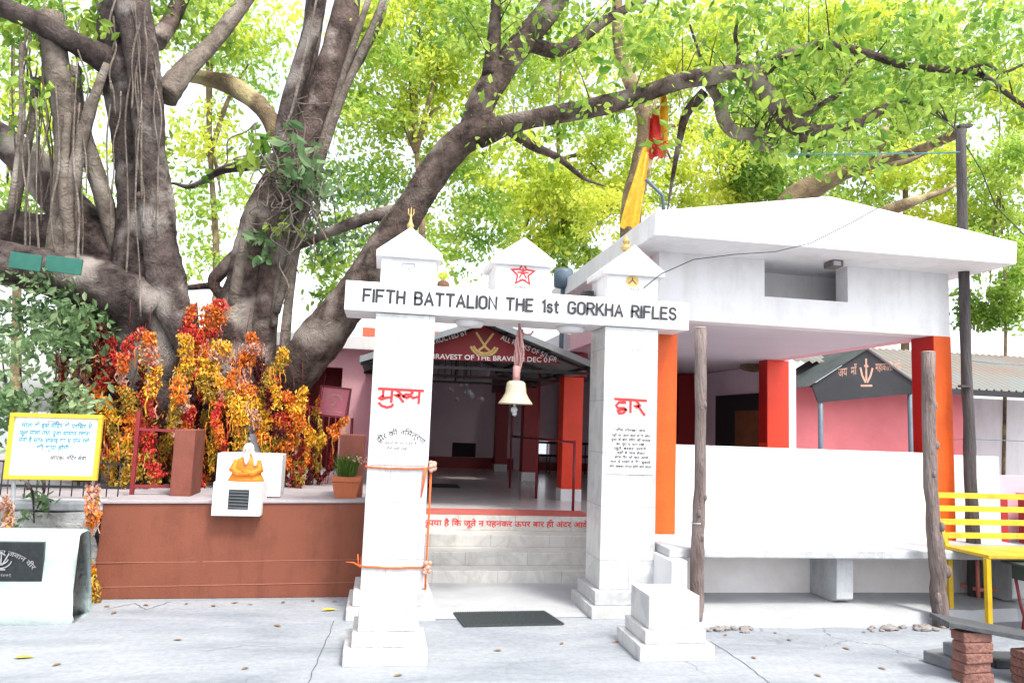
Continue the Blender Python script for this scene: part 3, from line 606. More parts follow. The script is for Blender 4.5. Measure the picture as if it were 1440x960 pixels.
b = MB(); lp = P(1172,362,6.6); b.box(lp[0]-.06, lp[0]+.06, 6.52, 6.68, 3.235, 3.299); wl = b.build('wall_lamp', mat('lamp housing', (.16,.13,.12), .5, .3, 20), pav, bev=.01)
b = MB(); b.box(lp[0]-.05, lp[0]+.02, 6.510, 6.5195, 3.245, 3.285); b.build('lamp_glass', M_whitedirty, wl)
# stone bench
t = thing('stone_bench', 'long white plastered bench slab built along the foot of the pavilion parapet', 'bench', (4, 6.4, .112))
b = MB(); b.box(2.44, 6.2, 6.12, 6.745, .535, .612); b.build('seat', M_whitedirty, t, bev=.012)
b = MB(); b.box(2.41, 2.545, 5.985, 6.74, .0, .5345); b.build('leg', M_white, t, bev=.008)
for x in (4.10, 5.9):
    b = MB(); b.prism([(6.30,.5345),(6.744,.5345),(6.744,.113),(6.40,.113),(6.315,.15)], 'x', x, x+.165); b.build('leg', M_whitedirty, t, bev=.008)
b = MB(); b.box(2.56, 6.2, 6.7455, 6.7480, .113, .534); b.build('back_panel', mat('stained cream plaster', (.62,.56,.54), .8, .0, 1.4, .2, 20, col2=(.80,.78,.77)), t)
# drooping cable from gate turret to roof
b = MB(); q = [P(905,405,6.38), P(930,385,6.3), P(975,365,6.25), P(1030,358,6.2), P(1090,354,6.13), P(1140,342,6.11), P(1200,312,6.11), P(1235,292,6.12)]
b.tube(q, .0045, 5); tag(b.build('power_cable', M_steelblk), 'thin dark cable sagging from the right gate turret to the pavilion roof', 'cable')
b = MB(); q = P(792,392,9.5); b.lathe([(.05,-.13),(.12,-.11),(.13,.08),(.10,.13),(.02,.15)], q, 18); b.tube([q+[0,0,-.12], (q[0], q[1], 2.4)], .03, 8); tag(b.build('loudspeaker', M_steelblue), 'blue grey loudspeaker horn on a pipe behind the middle turret', 'loudspeaker')
b = MB(); q = P(833,411,6.8); b.box(1.80, 1.90, 6.72, 6.83, 2.80, 2.87); b.tube([(1.85,6.775,2.752),(1.85,6.775,2.80)], .015, 8); tag(b.build('floodlight', M_steelblk, bev=.008), 'small black floodlight on the beam beside the right turret', 'floodlight')

# ================================================================== LEFT TERRACE
t = thing('retaining_wall', 'red oxide painted low retaining wall with scored joint lines left of the gate', 'wall', (-1.2, 7.2, 0))
b = MB(); b.add([(-2.325,7.02,0),(-.10,7.10,0),(-.10,7.34,0),(-2.325,7.34,0),(-2.315,7.05,.79),(-.10,7.10,.832),(-.10,7.34,.832),(-2.315,7.34,.79)], [(0,3,2,1),(4,5,6,7),(0,1,5,4),(1,2,6,5),(2,3,7,6),(3,0,4,7)]); b.build('wall_body', M_brick, t, bev=.006)
b = MB(); b.bar((-2.32,7.026,.30),(-.11,7.096,.33),.004,.005); b.bar((-2.32,7.02,.10),(-.11,7.096,.13),.004,.005); b.bar((-1.1,7.075,.1),(-1.1,7.085,.8),.004,.004); b.build('joint_line', mat('pale joint', (.33,.13,.085), .8), t)
b = MB(); b.add([(-2.33,7.035,.792),(-.10,7.085,.834),(-.10,7.44,.834),(-2.33,7.44,.792),(-2.33,7.035,.812),(-.10,7.085,.852),(-.10,7.44,.852),(-2.33,7.44,.812)], [(0,3,2,1),(4,5,6,7),(0,1,5,4),(1,2,6,5),(2,3,7,6),(3,0,4,7)]); b.build('coping', M_plat, t, bev=.004)
b = MB(); n = 30
vs = []; 
for j, z in enumerate(np.linspace(-.02,.72,9)):
    for i, x in enumerate(np.linspace(-8,-2.33,46)): vs.append((x, 7.12+.05*math.sin(i*1.9+j*2.3)+.06*random.random()-.02*j, z))
b.add(vs, [(j*46+i, j*46+i+1, (j+1)*46+i+1, (j+1)*46+i) for j in range(8) for i in range(45)], True)
tag(b.build('stone_wall', M_rough), 'old lime washed rough stone wall behind the yellow framed sign', 'wall')
b = MB(); b.box(-8, -2.31, 7.05, 7.36, .72, .80); tag(b.build('wall_coping', M_whitedirty, bev=.02), 'white rounded coping laid along the top of the rough stone wall', 'coping')
# posts of the tree enclosure
for (x0, x1, y0, lab) in ((-1.95,-1.76,7.7,'red oxide square post with a flat top left of the bust shrine'), (-.40,-.155,7.78,'red oxide square post standing behind the potted plant by the gate')):
    b = MB(); b.box(x0, x1, y0, y0+.42, .80, 1.43); tag(b.build('concrete_post', M_brickpost, bev=.006), lab, 'post', 'red posts of the tree enclosure')
# railings
t = thing('iron_railing', 'low maroon iron railing running from the sign to the left red post', 'railing', (-2.2,7.75,.8))
b = MB(); b.bar((-2.30,7.75,1.42),(-1.95,7.85,1.41),.025); b.bar((-2.30,7.75,.88),(-1.95,7.85,.875),.03); b.build('rail', M_steelred, t)
b = MB(); b.bar((-2.30,7.75,.80),(-2.30,7.75,1.6),.035); b.build('post', M_steelred, t)
t = thing('grid_railing', 'black wire grid railing on the coping behind the yellow framed sign', 'railing', (-3.2,7.5,.8))
b = MB(); b.bar((-4.6,7.5,.885),(-2.33,7.5,.885),.022); b.bar((-4.6,7.5,1.10),(-2.33,7.5,1.10),.016); b.build('rail', M_steelblk, t)
b = MB()
for k in range(24): x = -4.6+k*.098; b.tube([(x,7.5,.80),(x,7.5,1.10)], .006, 5)
b.build('bars', M_steelblk, t)
# bust shrine
t = thing('bust_shrine', 'white box plinth with a black slatted panel projecting over the red wall', 'shrine', (-1.2,7.1,.7))
b = MB(); b.box(-1.41, -1.0, 6.96, 7.3, .715, 1.005); b.build('plinth', M_white, t, bev=.006)
b = MB(); b.box(-1.47, -.89, 7.34, 7.62, .846, 1.235); b.build('back_slab', M_white, t, bev=.006)
b = MB(); b.box(-1.275, -1.105, 6.953, 6.959, .775, .943); pn = b.build('panel', M_blackstone, t)
b = MB()
for k in range(6): b.bar((-1.27,6.951,.79+.027*k),(-1.11,6.951,.786+.027*k),.006,.006)
b.build('slats', mat('grey slat', (.14,.15,.16), .5), pn)
s = thing('sage_statue', 'small painted statue of a white haired seated figure in saffron robes with folded arms', 'statue', (-1.16,7.12,1.006))
b = MB(); cx_, cy_, z0 = -1.165, 7.12, 1.006
prof = [(.158,0),(.150,.02),(.128,.06),(.112,.11),(.106,.15),(.100,.175),(.082,.195),(.05,.21),(.036,.225),(.034,.25)]
b.lathe(prof, (cx_, cy_, z0), 26, 1, .62)
for sd_ in (-1, 1):
    b.tube([(cx_+sd_*.085,cy_,z0+.17),(cx_+sd_*.118,cy_-.03,z0+.10),(cx_+sd_*.06,cy_-.088,z0+.072),(cx_-sd_*.03,cy_-.098,z0+.085+.012*sd_)], [.034,.032,.026,.018], 10)
b.build('robe', M_saffron, s)
b = MB(); b.ball((cx_,cy_-.012,z0+.268), .038, .042, .052, 16, 12); b.tube([(cx_,cy_-.05,z0+.275),(cx_,cy_-.066,z0+.258),(cx_,cy_-.052,z0+.250)], [.006,.010,.006], 6)
for sd_ in (-1, 1): b.ball((cx_+sd_*.039,cy_-.008,z0+.265), .008, .012, .015, 8, 6)
b.build('face', M_skinstone, s)
b = MB(); b.ball((cx_,cy_+.014,z0+.283), .047, .047, .055, 14, 10); b.tube([(cx_-.01,cy_-.045,z0+.238),(cx_,cy_-.062,z0+.20),(cx_,cy_-.078,z0+.15)], [.03,.026,.008], 9)
b.tube([(cx_+.035,cy_+.0,z0+.26),(cx_+.07,cy_-.02,z0+.20),(cx_+.075,cy_-.06,z0+.14)], [.02,.022,.012], 8); b.build('hair_and_beard', M_hairwhite, s)
b = MB()
for sd_ in (-1, 1): b.ball((cx_+sd_*.015,cy_-.052,z0+.277), .0055, .004, .004, 6, 4)
b.build('eyes', M_blackline, s)
b = MB(); q = P(350,615,8.6); b.lathe([(.30,-.22),(.30,-.19),(.16,-.18),(.13,-.14),(.09,-.02),(.07,.04),(.045,.05),(.07,.07),(.075,.11),(.04,.14),(.01,.15)], (q[0],8.6,q[2]), 18); b.tube([(q[0],8.6,.8),(q[0],8.6,q[2]-.2)], .2, 14)
tag(b.build('stone_lamp', mat('grey stone', (.10,.10,.11), .7, .25, 8)), 'dark grey stone stand with a stepped knob behind the bust shrine', 'stone stand')
# flower pot
t = thing('flower_pot', 'square terracotta pot with spiky green grass standing on the wall by the gate', 'potted plant', (-.30,7.4,.845))
b = MB()
for (h0, h1, z0, z1) in ((.098,.128,.846,1.0), (.137,.137,1.0005,1.045)):
    b.add([(-.295+sx_*h, 7.42+sy_*h, z) for h, z in ((h0, z0), (h1, z1)) for sx_, sy_ in ((-1,-1),(1,-1),(1,1),(-1,1))], [(0,3,2,1),(4,5,6,7),(0,1,5,4),(1,2,6,5),(2,3,7,6),(3,0,4,7)])
b.build('pot', M_terra, t, bev=.006)
b = MB()
for k in range(150):
    a = random.uniform(0,6.28); r = random.uniform(0,.08); l = random.uniform(.10,.26); o_ = random.uniform(.02,.12)
    x, y = -.295+r*math.cos(a), 7.42+r*math.sin(a); w_ = .006
    b.add([(x-w_,y,1.04),(x+w_,y,1.04),(x+o_*.5*math.cos(a)+w_*.7,y+o_*.5*math.sin(a),1.04+l*.65),(x+o_*math.cos(a),y+o_*math.sin(a),1.04+l),(x+o_*.5*math.cos(a)-w_*.7,y+o_*.5*math.sin(a),1.04+l*.65)], [(0,1,2,3,4)])
b.build('grass', M_grass, t)
b = MB()
for k in range(22): b.ball((-.22+random.uniform(-.07,.12),7.37+random.uniform(-.04,.04),1.20+random.uniform(-.03,.05)), random.uniform(.007,.014), None, None, 6, 4)
b.build('flowers', M_g['pink'], t)
# yellow framed sign
t = thing('sign_board', 'white notice board with light blue writing in a yellow frame on two white poles', 'sign', (-2.62,6.85,0))
o_, uu, vv = np.array([-2.985,6.80,1.02]), np.array([.672,0,.006]), np.array([.002,0,.505])
ul, vl = uu/np.linalg.norm(uu), vv/np.linalg.norm(vv)
b = MB(); b.obox(o_+uu/2+vv/2+np.array([0,.012,0]), uu*.48, (0,.010,0), vv*.48); bo = b.build('board', M_board, t)
b = MB(); fw_ = .034
for a, e in ((o_, o_+uu), (o_+vv, o_+uu+vv)): b.bar(a-ul*.017, e+ul*.017, .04, fw_)
for a, e in ((o_+ul*0, o_+vv), (o_+uu, o_+uu+vv)): b.bar(a+vl*.0175, e-vl*.0175, fw_, .038, up=(0,1,0))
b.build('frame', M_frame, t, bev=.003)
for z, x0, s_, w in ((.405,.07,'माता के इस मंिदर के परिसर मे', .54), (.345,.06,'फूल माला तथा पूजा सामान रखना', .54), (.285,.06,'मना है साफ सफाई का ध यान रखे', .54), (.225,.20,'की कृपा होगी', .25)):
    text('blue_writing', s_, M_cyan, bo, o_+ul*x0+vl*z+np.array([0,.002,0]), ul, vl, .056, w, bold=.028)
text('black_writing', 'आपका मंिदर सेवा', M_blackline, bo, o_+ul*.31+vl*.145+np.array([0,.002,0]), ul, vl, .05, .28, bold=.015)
b = MB(); strokes(b, [[(.31,.115),(.57,.110)], [(.32,.07),(.55,.065)]], o_+np.array([0,.002,0]), ul, vl, 1, .004); b.build('rule', M_paleline, bo)
text('heading', 'सूचना', M_paleline, bo, o_+ul*.26+vl*.445+np.array([0,.002,0]), ul, vl, .028, .09)
for x, xb_, yb_ in ((-2.945,-2.90,6.87), (-2.335,-2.35,6.9)):
    b = MB(); b.tube([(x,6.838,1.40),(x,6.842,1.0),(xb_,yb_,.0)], .017, 8); b.build('pole', M_whitedirty, t)
# low mint plinth with the black plaque
t = thing('memorial_plinth', 'rounded pale mint plinth carrying a black granite plaque', 'plinth', (-2.8,6.5,0))
b = MB(); prof = [(6.22,0),(6.20,.06),(6.24,.14),(6.27,.22),(6.285,.45),(6.30,.63),(6.34,.645),(6.60,.645),(6.66,.62),(6.70,.0)]
xs = [-4.2,-3.4,-2.6,-2.34,-2.26,-2.235]; ins = [0,0,0,.0,.02,.07]; vs = []
for x, i_ in zip(xs, ins):
    for (y, z) in prof:
        fl = max(0, .22-z)/.22
        vs.append((x+(.05*fl if i_ else 0), y+(i_ if y < 6.5 else -i_), z*(1-.1*i_)))
n = len(prof); b.add(vs, [(i*n+k, (i+1)*n+k, (i+1)*n+k+1, i*n+k+1) for i in range(len(xs)-1) for k in range(n-1)]+[tuple((len(xs)-1)*n+k for k in range(n))], True)
o2 = b.build('plinth_body', M_mint, t)
b = MB(); b.obox((-2.735,6.276,.448), (.30,0,0), (0,.016,.0018), (0,-.012,.145)); pq = b.build('plaque', M_blackstone, t, bev=.004)
vv2 = np.array([0,.04,.60]); vv2 = np.array([0,-(-.048),.998]); nn = np.cross(U, vv2)
po = np.array([-2.735,6.262,.448])
text('arched_writing', 'पाँच गोरखा का जवान वीर', M_paleline, pq, po+np.array([-.27,-.004,.055]), U, (0,-.08,.997), .050, .54, arc=.30, lift=.012)
b = MB(); strokes(b, [arcp(0,.03,.075,.075,200,340,10), arcp(0,.035,.05,.05,200,340,8), [(-.05,.06),(-.01,-.02)], [(.05,.06),(.01,-.02)], [(0,.075),(0,-.02)], [(-.03,-.055),(.03,-.055)], [(-.025,.05),(0,.07),(.025,.05)]], po+np.array([.02,-.004,0]), U, (0,-.08,.997), 1, .009, .012); b.build('emblem', M_paleline, pq)
text('date', '१९९० २००१', M_paleline, pq, po+np.array([-.055,-.004,-.105]), U, (0,-.08,.997), .034, .15, lift=.012)

# ================================================================== PINK BUILDING (left back)
t = thing('pink_house', 'small pink house with a dark doorway and white fascia behind the leaning tree', 'house', (-.6,12.4,.5))
b = MB(); b.box(-2.4,-1.22,12,12.2,.5,2.66); b.box(-1.22,-.64,12,12.2,2.38,2.66); b.box(-.64,-.16,12,12.2,.5,2.66); b.box(-.16,0,11.0,12.2,.5,2.66); b.build('wall', M_pink, t)
b = MB(); b.box(-2.4,.0,12.8,13,.5,2.66); b.box(-2.6,-2.4,12,13,.5,2.66); b.build('room_wall', M_darkred, t)
b = MB(); b.box(-2.7,.25,11.75,13.2,2.662,2.86); b.build('roof', M_white, t)
b = MB(); b.box(-.4,1.9,12.9,13.1,3.0,3.14); b.build('red_band', mat('orange red band', (.72,.10,.05), .6), t)
b = MB()
for k in range(6): b.tube([(-1.2+.1*k,11.98,.8),(-1.2+.1*k,11.98,1.75)], .012, 5)
b.bar((-1.22,11.98,1.75),(-.64,11.98,1.75),.03); b.bar((-1.22,11.98,1.3),(-.64,11.98,1.3),.02); b.build('grille_gate', M_steelred, t)
b = MB(); b.tube([(-.72,9.6,.8),(-.72,9.6,1.6)], .02, 6); b.tube([(-.36,9.6,.8),(-.36,9.6,1.6)], .02, 6)
t = thing('framed_notice', 'tilted pink notice panel in a maroon frame standing before the dark doorway', 'notice', (-.55,9.6,.8))
b.build('leg', M_steelred, t)
c0 = P(470,565,9.55); b = MB(); a = R(4); ax, az = np.array([math.cos(a),0,-math.sin(a)]), np.array([math.sin(a),0,math.cos(a)])
b.obox(c0, ax*.165, (0,.012,0), az*.165); pn = b.build('panel', mat('glazed pink panel', (.55,.14,.20), .25, .15, 4), t)
b = MB()
for s_ in (-1,1): b.obox(c0+ax*s_*.178, ax*.013, (0,.02,0), az*.19); b.obox(c0+az*s_*.178, ax*.165, (0,.02,0), az*.012)
b.build('frame', M_steelred, t)
b = MB(); strokes(b, [arcp(0,0,.10,.09,25,155,10)], c0+np.array([0,-.012,-.0]), ax, az, 1, .03); strokes(b, [[(-.11,-.12),(.11,-.12)], [(-.03,-.03),(.03,-.05)], [(.02,.0),(-.02,-.05)]], c0+np.array([0,-.012,0]), ax, az, 1, .016); b.build('pale_writing', M_g['pink'], pn)

# ================================================================== SHED (right back)
t = thing('pink_shed', 'salmon pink shed with a rusty corrugated roof and a dark gable porch', 'shed', (9,13,.0))
b = MB(); b.box(6.05, 10.9, 12.6, 15, .0, 2.56); b.build('wall', M_salmon, t)
def corr(mb, p0, ux, dn, nx, amp=.018, per=.09):   # corrugated sheet: p0 ridge corner, ux along ridge, dn down slope
    n = int(np.linalg.norm(ux)/per*4); u1 = np.array(ux)/n; nrm = np.cross(ux, dn); nrm /= np.linalg.norm(nrm); vs = []
    for i in range(n+1):
        d = nrm*amp*math.sin(i*math.pi/2)
        vs += [np.array(p0)+u1*i+d, np.array(p0)+u1*i+np.array(dn)+d]
    mb.add(vs, [(2*i, 2*i+1, 2*i+3, 2*i+2) for i in range(n)], True)
M_rust = mat('rusty corrugated iron', (.175,.205,.205), .7, 0, .9, .1, 20, col2=(.20,.15,.125), metal=.0)
M_paleiron = mat('pale corrugated iron', (.40,.43,.44), .5, .1, 2, metal=.0)
b = MB(); corr(b, (9.34,13.9,3.42), (5.0,0,0), (0,-2.25,-.92), 0, .028, .15); corr(b, (7.5,13.9,3.42), (1.83,0,0), (0,-1.15,-.47), 0, .028, .15); b.build('corrugated_roof', M_rust, t)
b = MB(); b.bar((9.36,11.68,2.45),(14.3,11.68,2.45),.05,.10); b.build('eave_board', M_steelblk, t)
gx, gz = 8.36, 3.12
b = MB(); corr(b, (gx,11.85,gz+.03), (0,1.3,0), (1.10,0,-.66), 0, .02, .12); b.build('porch_roof', M_paleiron, t)
b = MB(); corr(b, (gx,11.85,gz+.03), (0,1.6,0), (-1.15,0,-.72), 0); b.build('porch_roof', M_sheetdk, t)
b = MB(); b.prism([(7.42,2.16),(9.28,2.40),(9.28,2.58),(gx,gz),(7.30,2.45)], 'y', 11.90, 11.93); gb = b.build('gable_board', mat('dark slate board', (.022,.022,.026), .6, .35, 2), t)
text('writing', 'जय  माँ', M_g['pink'], gb, (7.80,11.90,2.62), (1,0,.18), V_, .22, .36)
text('writing', 'महाकाली देवी', M_g['pink'], gb, (8.52,11.90,2.76), (1,0,.08), V_, .20, .50)
b = MB(); strokes(b, [[(0,-.02),(0,.34)], [(-.11,.18),(-.08,.05),(-.02,-.06)], [(.12,.18),(.08,.05),(.02,-.06)], [(-.10,-.13),(.10,-.12)], [(-.03,.22),(.03,.22)]], (8.34,11.90,2.62), U, V_, 1, .035); b.build('trident_emblem', M_g['pink'], gb)
for x in (7.49, 9.23):
    b = MB(); b.tube([(x,11.95,0),(x,11.95,2.45)], .045, 8); b.build('post', M_steelblue, t)
b = MB(); b.bar((7.3,11.95,2.45),(9.35,11.95,2.50),.06); b.build('tie_beam', M_steelblk, t)
b = MB(); b.box(10.91, 22, 14.0, 14.2, 0, 2.5); tag(b.build('white_wall', M_white), 'white boundary wall beyond the right end of the pink shed', 'wall')
b = MB(); b.box(9.6, 16, 11.0, 11.2, 0, 1.05); tag(b.build('pink_wall', M_pink), 'low pale pink wall behind the yellow steel bench', 'wall')
for i, xx in enumerate((9.15, 10.25)):
    b = MB(); b.box(xx, xx+.55, 10.4, 10.8, 0, .75); b.box(xx-.02, xx+.57, 10.38, 10.82, .7505, .79); tag(b.build('maroon_block', M_darkred, bev=.01), ('dark maroon masonry block just right of the tall timber pole', 'dark maroon masonry block at the right edge behind the yellow bench')[i], 'block', 'maroon blocks by the low pink wall')

# ================================================================== TIMBER POLES
def rough_pole(name, lab, pts, rad, m_, knots=(), grp=None):
    t = thing(name, lab, 'pole', pts[0], grp)
    n = 16; P_ = []; rr = []
    for i in range(n+1):
        f = i/n*(len(pts)-1); k = min(int(f), len(pts)-2); f -= k
        P_.append(np.array(pts[k])*(1-f)+np.array(pts[k+1])*f+np.array([random.uniform(-.007,.007), random.uniform(-.007,.007), 0])); rr.append((rad[k]*(1-f)+rad[k+1]*f)*random.uniform(.94,1.07))
    b = MB(); b.tube(P_, rr, 12, lump=.07, seed=len(lab)); b.build('shaft', m_, t)
    if knots:
        b = MB()
        for (x, y, z, r_) in knots: b.ball((x,y,z), r_, r_*.8, r_*1.6, 9, 7)
        b.build('knot', m_, t)
    return t
t = rough_pole('timber_pole', 'weathered timber pole with a flat cut top between the right gate pillar and the pavilion', [(2.655,6.04,0),(2.65,6.04,.5),(2.675,6.04,1.2),(2.663,6.04,2.48)], [.050,.058,.050,.048], M_timber, [(2.69,6.0,1.82,.022),(2.70,6.0,1.05,.02),(2.67,5.99,.72,.022),(2.645,5.99,.92,.02)], 'timber poles before the pavilion')
b = MB(); b.tube([(2.60,6.04,.83),(2.65,5.985,.835),(2.71,6.03,.84),(2.70,6.09,.835),(2.62,6.09,.83),(2.60,6.04,.83)], .005, 5); b.build('string', M_whitedirty, t)
b = MB(); b.tube([(2.663,6.04,2.478),(2.663,6.04,2.486)], [.047,.043], 12); b.build('cut_top', M_timbercut, t)
t = rough_pole('timber_pole', 'crooked knobbly timber pole with a cut top beside the yellow steel bench', [(4.86,5.97,0),(4.84,5.97,.55),(4.80,5.97,1.1),(4.80,5.97,2.38)], [.068,.07,.056,.055], M_timber, [(4.90,5.92,.47,.035),(4.85,5.91,.85,.026),(4.835,5.93,1.55,.024),(4.79,5.918,1.3,.02),(4.80,5.92,.25,.03),(4.83,5.932,1.9,.02)], 'timber poles before the pavilion')
b = MB(); b.tube([(4.80,5.97,2.372),(4.80,5.97,2.384)], [.055,.050], 12); b.build('cut_top', M_timbercut, t)
pb = P(1372,862,6.6); ptop = P(1350,182,6.6); pm = P(1358,480,6.6)
t = rough_pole('tall_pole', 'tall dark timber pole rising past the pavilion roof behind the yellow bench', [(pb[0],6.6,.08),tuple(P(1366,700,6.6)),tuple(pm),tuple(ptop)], [.062,.058,.049,.045], M_timberdk)
b = MB(); b.bar(ptop+[-.02,0,.03], ptop+[.13,0,.05], .05, .03); b.bar(P(1357,543,6.55)-[.06,0,0], P(1357,543,6.55)+[.06,0,0], .05, .02); b.build('cross_piece', M_timberdk, t)
b = MB(); q = [P(1110,217,7.0), P(1200,217,6.8), P(1300,216,6.65), P(1350,214,6.53)]; b.tube(q, .008, 5); tag(b.build('blue_rope', mat('blue green rope', (.06,.17,.20), .8, .2, 30)), 'thin blue green rope tied from the tree branch to the tall pole', 'rope')
b = MB(); q = [P(1290,150,7.2), P(1320,165,7.0), P(1345,182,6.7), P(1380,240,6.9), P(1400,290,7.1), P(1440,330,7.4)]; b.tube(q, .006, 5); tag(b.build('overhead_wire', M_steelblk), 'thin dark wire draped over the top of the tall pole', 'wire')
b = MB(); b.tube([P(1340,618,6.9), P(1358,617,6.66), P(1440,620,7.2)], .005, 5); b.tube([P(1357,506,6.66), P(1400,511,7), P(1440,513,7.3)], .005, 5); tag(b.build('fence_wire', M_steelblue), 'pair of thin wires strung right from the tall pole', 'wire')

# ================================================================== YELLOW BENCH AND FURNITURE
t = thing('yellow_bench', 'yellow painted steel bench with a four slat backrest at the right edge', 'bench', (5.8,6.0,0))
bx0, bx1 = 5.15, 6.75
def xs_at(y): return 0
def back_pt(z, x): f = (z-.66)/(1.12-.66); return (x-.10*f, 6.22+.10*f, z)
for i in range(4):
    z = .735+.118*i; b = MB(); a = np.array(back_pt(z, bx0)); c = a.copy(); c[0] = bx1; b.obox((a+c)/2, ((bx1-a[0])/2,0,0), (0,.011,.002), (-.003,.004,.024)); b.build('back_slat', M_yellow, t, bev=.003)
b = MB(); b.bar((bx0,6.22,.64), back_pt(1.13, bx0), .04, .03, up=(0,1,0)); b.build('back_upright', M_yellow, t)
b = MB(); b.bar((bx1,6.22,.64), back_pt(1.13, bx1), .04, .03, up=(0,1,0)); b.build('back_upright', M_yellow, t)
b = MB(); b.box(bx0-.02, bx1, 5.72, 6.23, .615, .645); b.build('seat', M_yellow, t, bev=.004)
for (x, y) in ((bx0+.0,6.2),(bx0-.015,5.745),(bx1-.03,6.2),(bx1-.03,5.745)):
    b = MB(); b.box(x-.022, x+.022, y-.02, y+.02, 0.0, .6145); b.build('leg', M_yellow, t, bev=.003)
t = thing('salmon_chair', 'salmon painted steel chair behind the yellow bench', 'chair', (6.0,6.72,.11))
b = MB(); b.box(5.70,6.28,6.50,6.95,.54,.57); b.build('seat', M_salmonsteel, t, bev=.004)
b = MB(); b.box(5.70,6.28,6.955,6.975,.66,.90); b.build('backrest', mat('pale salmon panel', (.62,.33,.29), .6), t, bev=.004)
for (x, y, h) in ((5.72,6.52,.54),(6.26,6.52,.54),(5.72,6.93,.93),(6.26,6.93,.93)):
    b = MB(); b.tube([(x,y,.10),(x,y,h)], .018, 8); b.build('leg', M_salmonsteel, t)
b = MB(); b.bar((5.72,6.52,.19),(6.26,6.52,.19),.03); b.bar((5.72,6.52,.19),(5.72,6.93,.19),.03); b.build('stretcher', M_salmonsteel, t)
t = thing('small_table', 'small dark green metal table with thin bent legs at the right edge', 'table', (5.75,5.6,0))
b = MB(); b.box(5.36,6.0,5.35,5.85,.565,.585); b.box(5.42,5.94,5.40,5.80,.44,.5645); b.build('top', M_dkgreen, t, bev=.004)
for (x, y) in ((5.44,5.42),(5.92,5.42),(5.44,5.78),(5.92,5.78)):
    b = MB(); b.tube([(x,y,.44),(x+.04,y,.22),(x+.07,y,.12),(x+.05,y,.0)], .013, 7); b.build('leg', M_steelred, t)
# bricks, slab
def brick_mb(x, y, z, rot, l=.21, w=.10, h=.062):
    b = MB(); c, s_ = math.cos(rot), math.sin(rot)
    b.obox((x,y,z+h/2), (c*l/2,s_*l/2,0), (-s_*w/2,c*w/2,0), (0,0,h/2)); return b
for k in range(5):
    b = brick_mb(4.005+random.uniform(-.012,.012), 4.64+random.uniform(-.01,.01), k*.0655, R(random.uniform(-9,9)), .22, .12, .064)
    o = b.build('brick', M_brickblk, bev=.008); tag(o, 'rough red brick, %s of the left pile under the dark slab' % ('lowest', 'second from the bottom', 'middle one', 'second from the top', 'topmost')[k], 'brick', 'bricks under the stone slab')
for k in range(4):
    b = brick_mb(4.40+random.uniform(-.01,.01), 4.55, k*.055, R(6+random.uniform(-6,6)), .22, .16, .054)
    tag(b.build('brick', M_brickblk, bev=.008), 'rough red brick, %s of the right pile under the dark slab' % ('lowest', 'second from the bottom', 'second from the top', 'topmost')[k], 'brick', 'bricks under the stone slab')
b = MB(); b.obox((4.33,4.66,.305), (.50,-.06,-.075), (.03,.13,0), (.002,0,.016)); tag(b.build('stone_slab', M_stoneslab, bev=.004), 'thin dark stone slab lying tilted on the brick piles', 'slab')
for i, (x, y, z, l, w, h, rot, lab) in enumerate(((4.13,4.98,0,.30,.22,.085,.25,'broken grey concrete block lying left of the brick pile'), (4.16,4.86,.086,.25,.18,.09,.1,'grey concrete lump resting on the broken block by the brick pile'), (4.55,4.95,0,.30,.2,.07,-.1,'dark flat stone lying under the tilted slab'))):
    b = brick_mb(x, y, z, rot, l, w, h); tag(b.build('concrete_block', M_concrete if i < 2 else M_stoneslab, bev=.012), lab, 'block')
# rubble
def stone(x, y, r_, lab, grp):
    b = MB(); b.ball((x, y, r_*.4), r_*1.3, r_, r_*.55, 8, 5)
    b.v = [(q[0]+random.uniform(-.2,.2)*r_, q[1]+random.uniform(-.2,.2)*r_, q[2]+random.uniform(-.12,.12)*r_) for q in b.v]
    b.smooth = [False]*len(b.f); tag(b.build('rubble_stone', M_stone), lab, 'stone', grp)
for k in range(9): stone(2.70+.045*k+random.uniform(-.02,.02), 5.90+random.uniform(-.07,.03), random.uniform(.018,.038), 'small grey stone in the rubble at the foot of the left timber pole', 'rubble by the left timber pole')
for k in range(26): stone(4.10+random.uniform(0,.95), 5.93+random.uniform(-.12,.10), random.uniform(.014,.05), 'small broken stone in the rubble along the kerb by the right timber pole', 'rubble by the right timber pole')
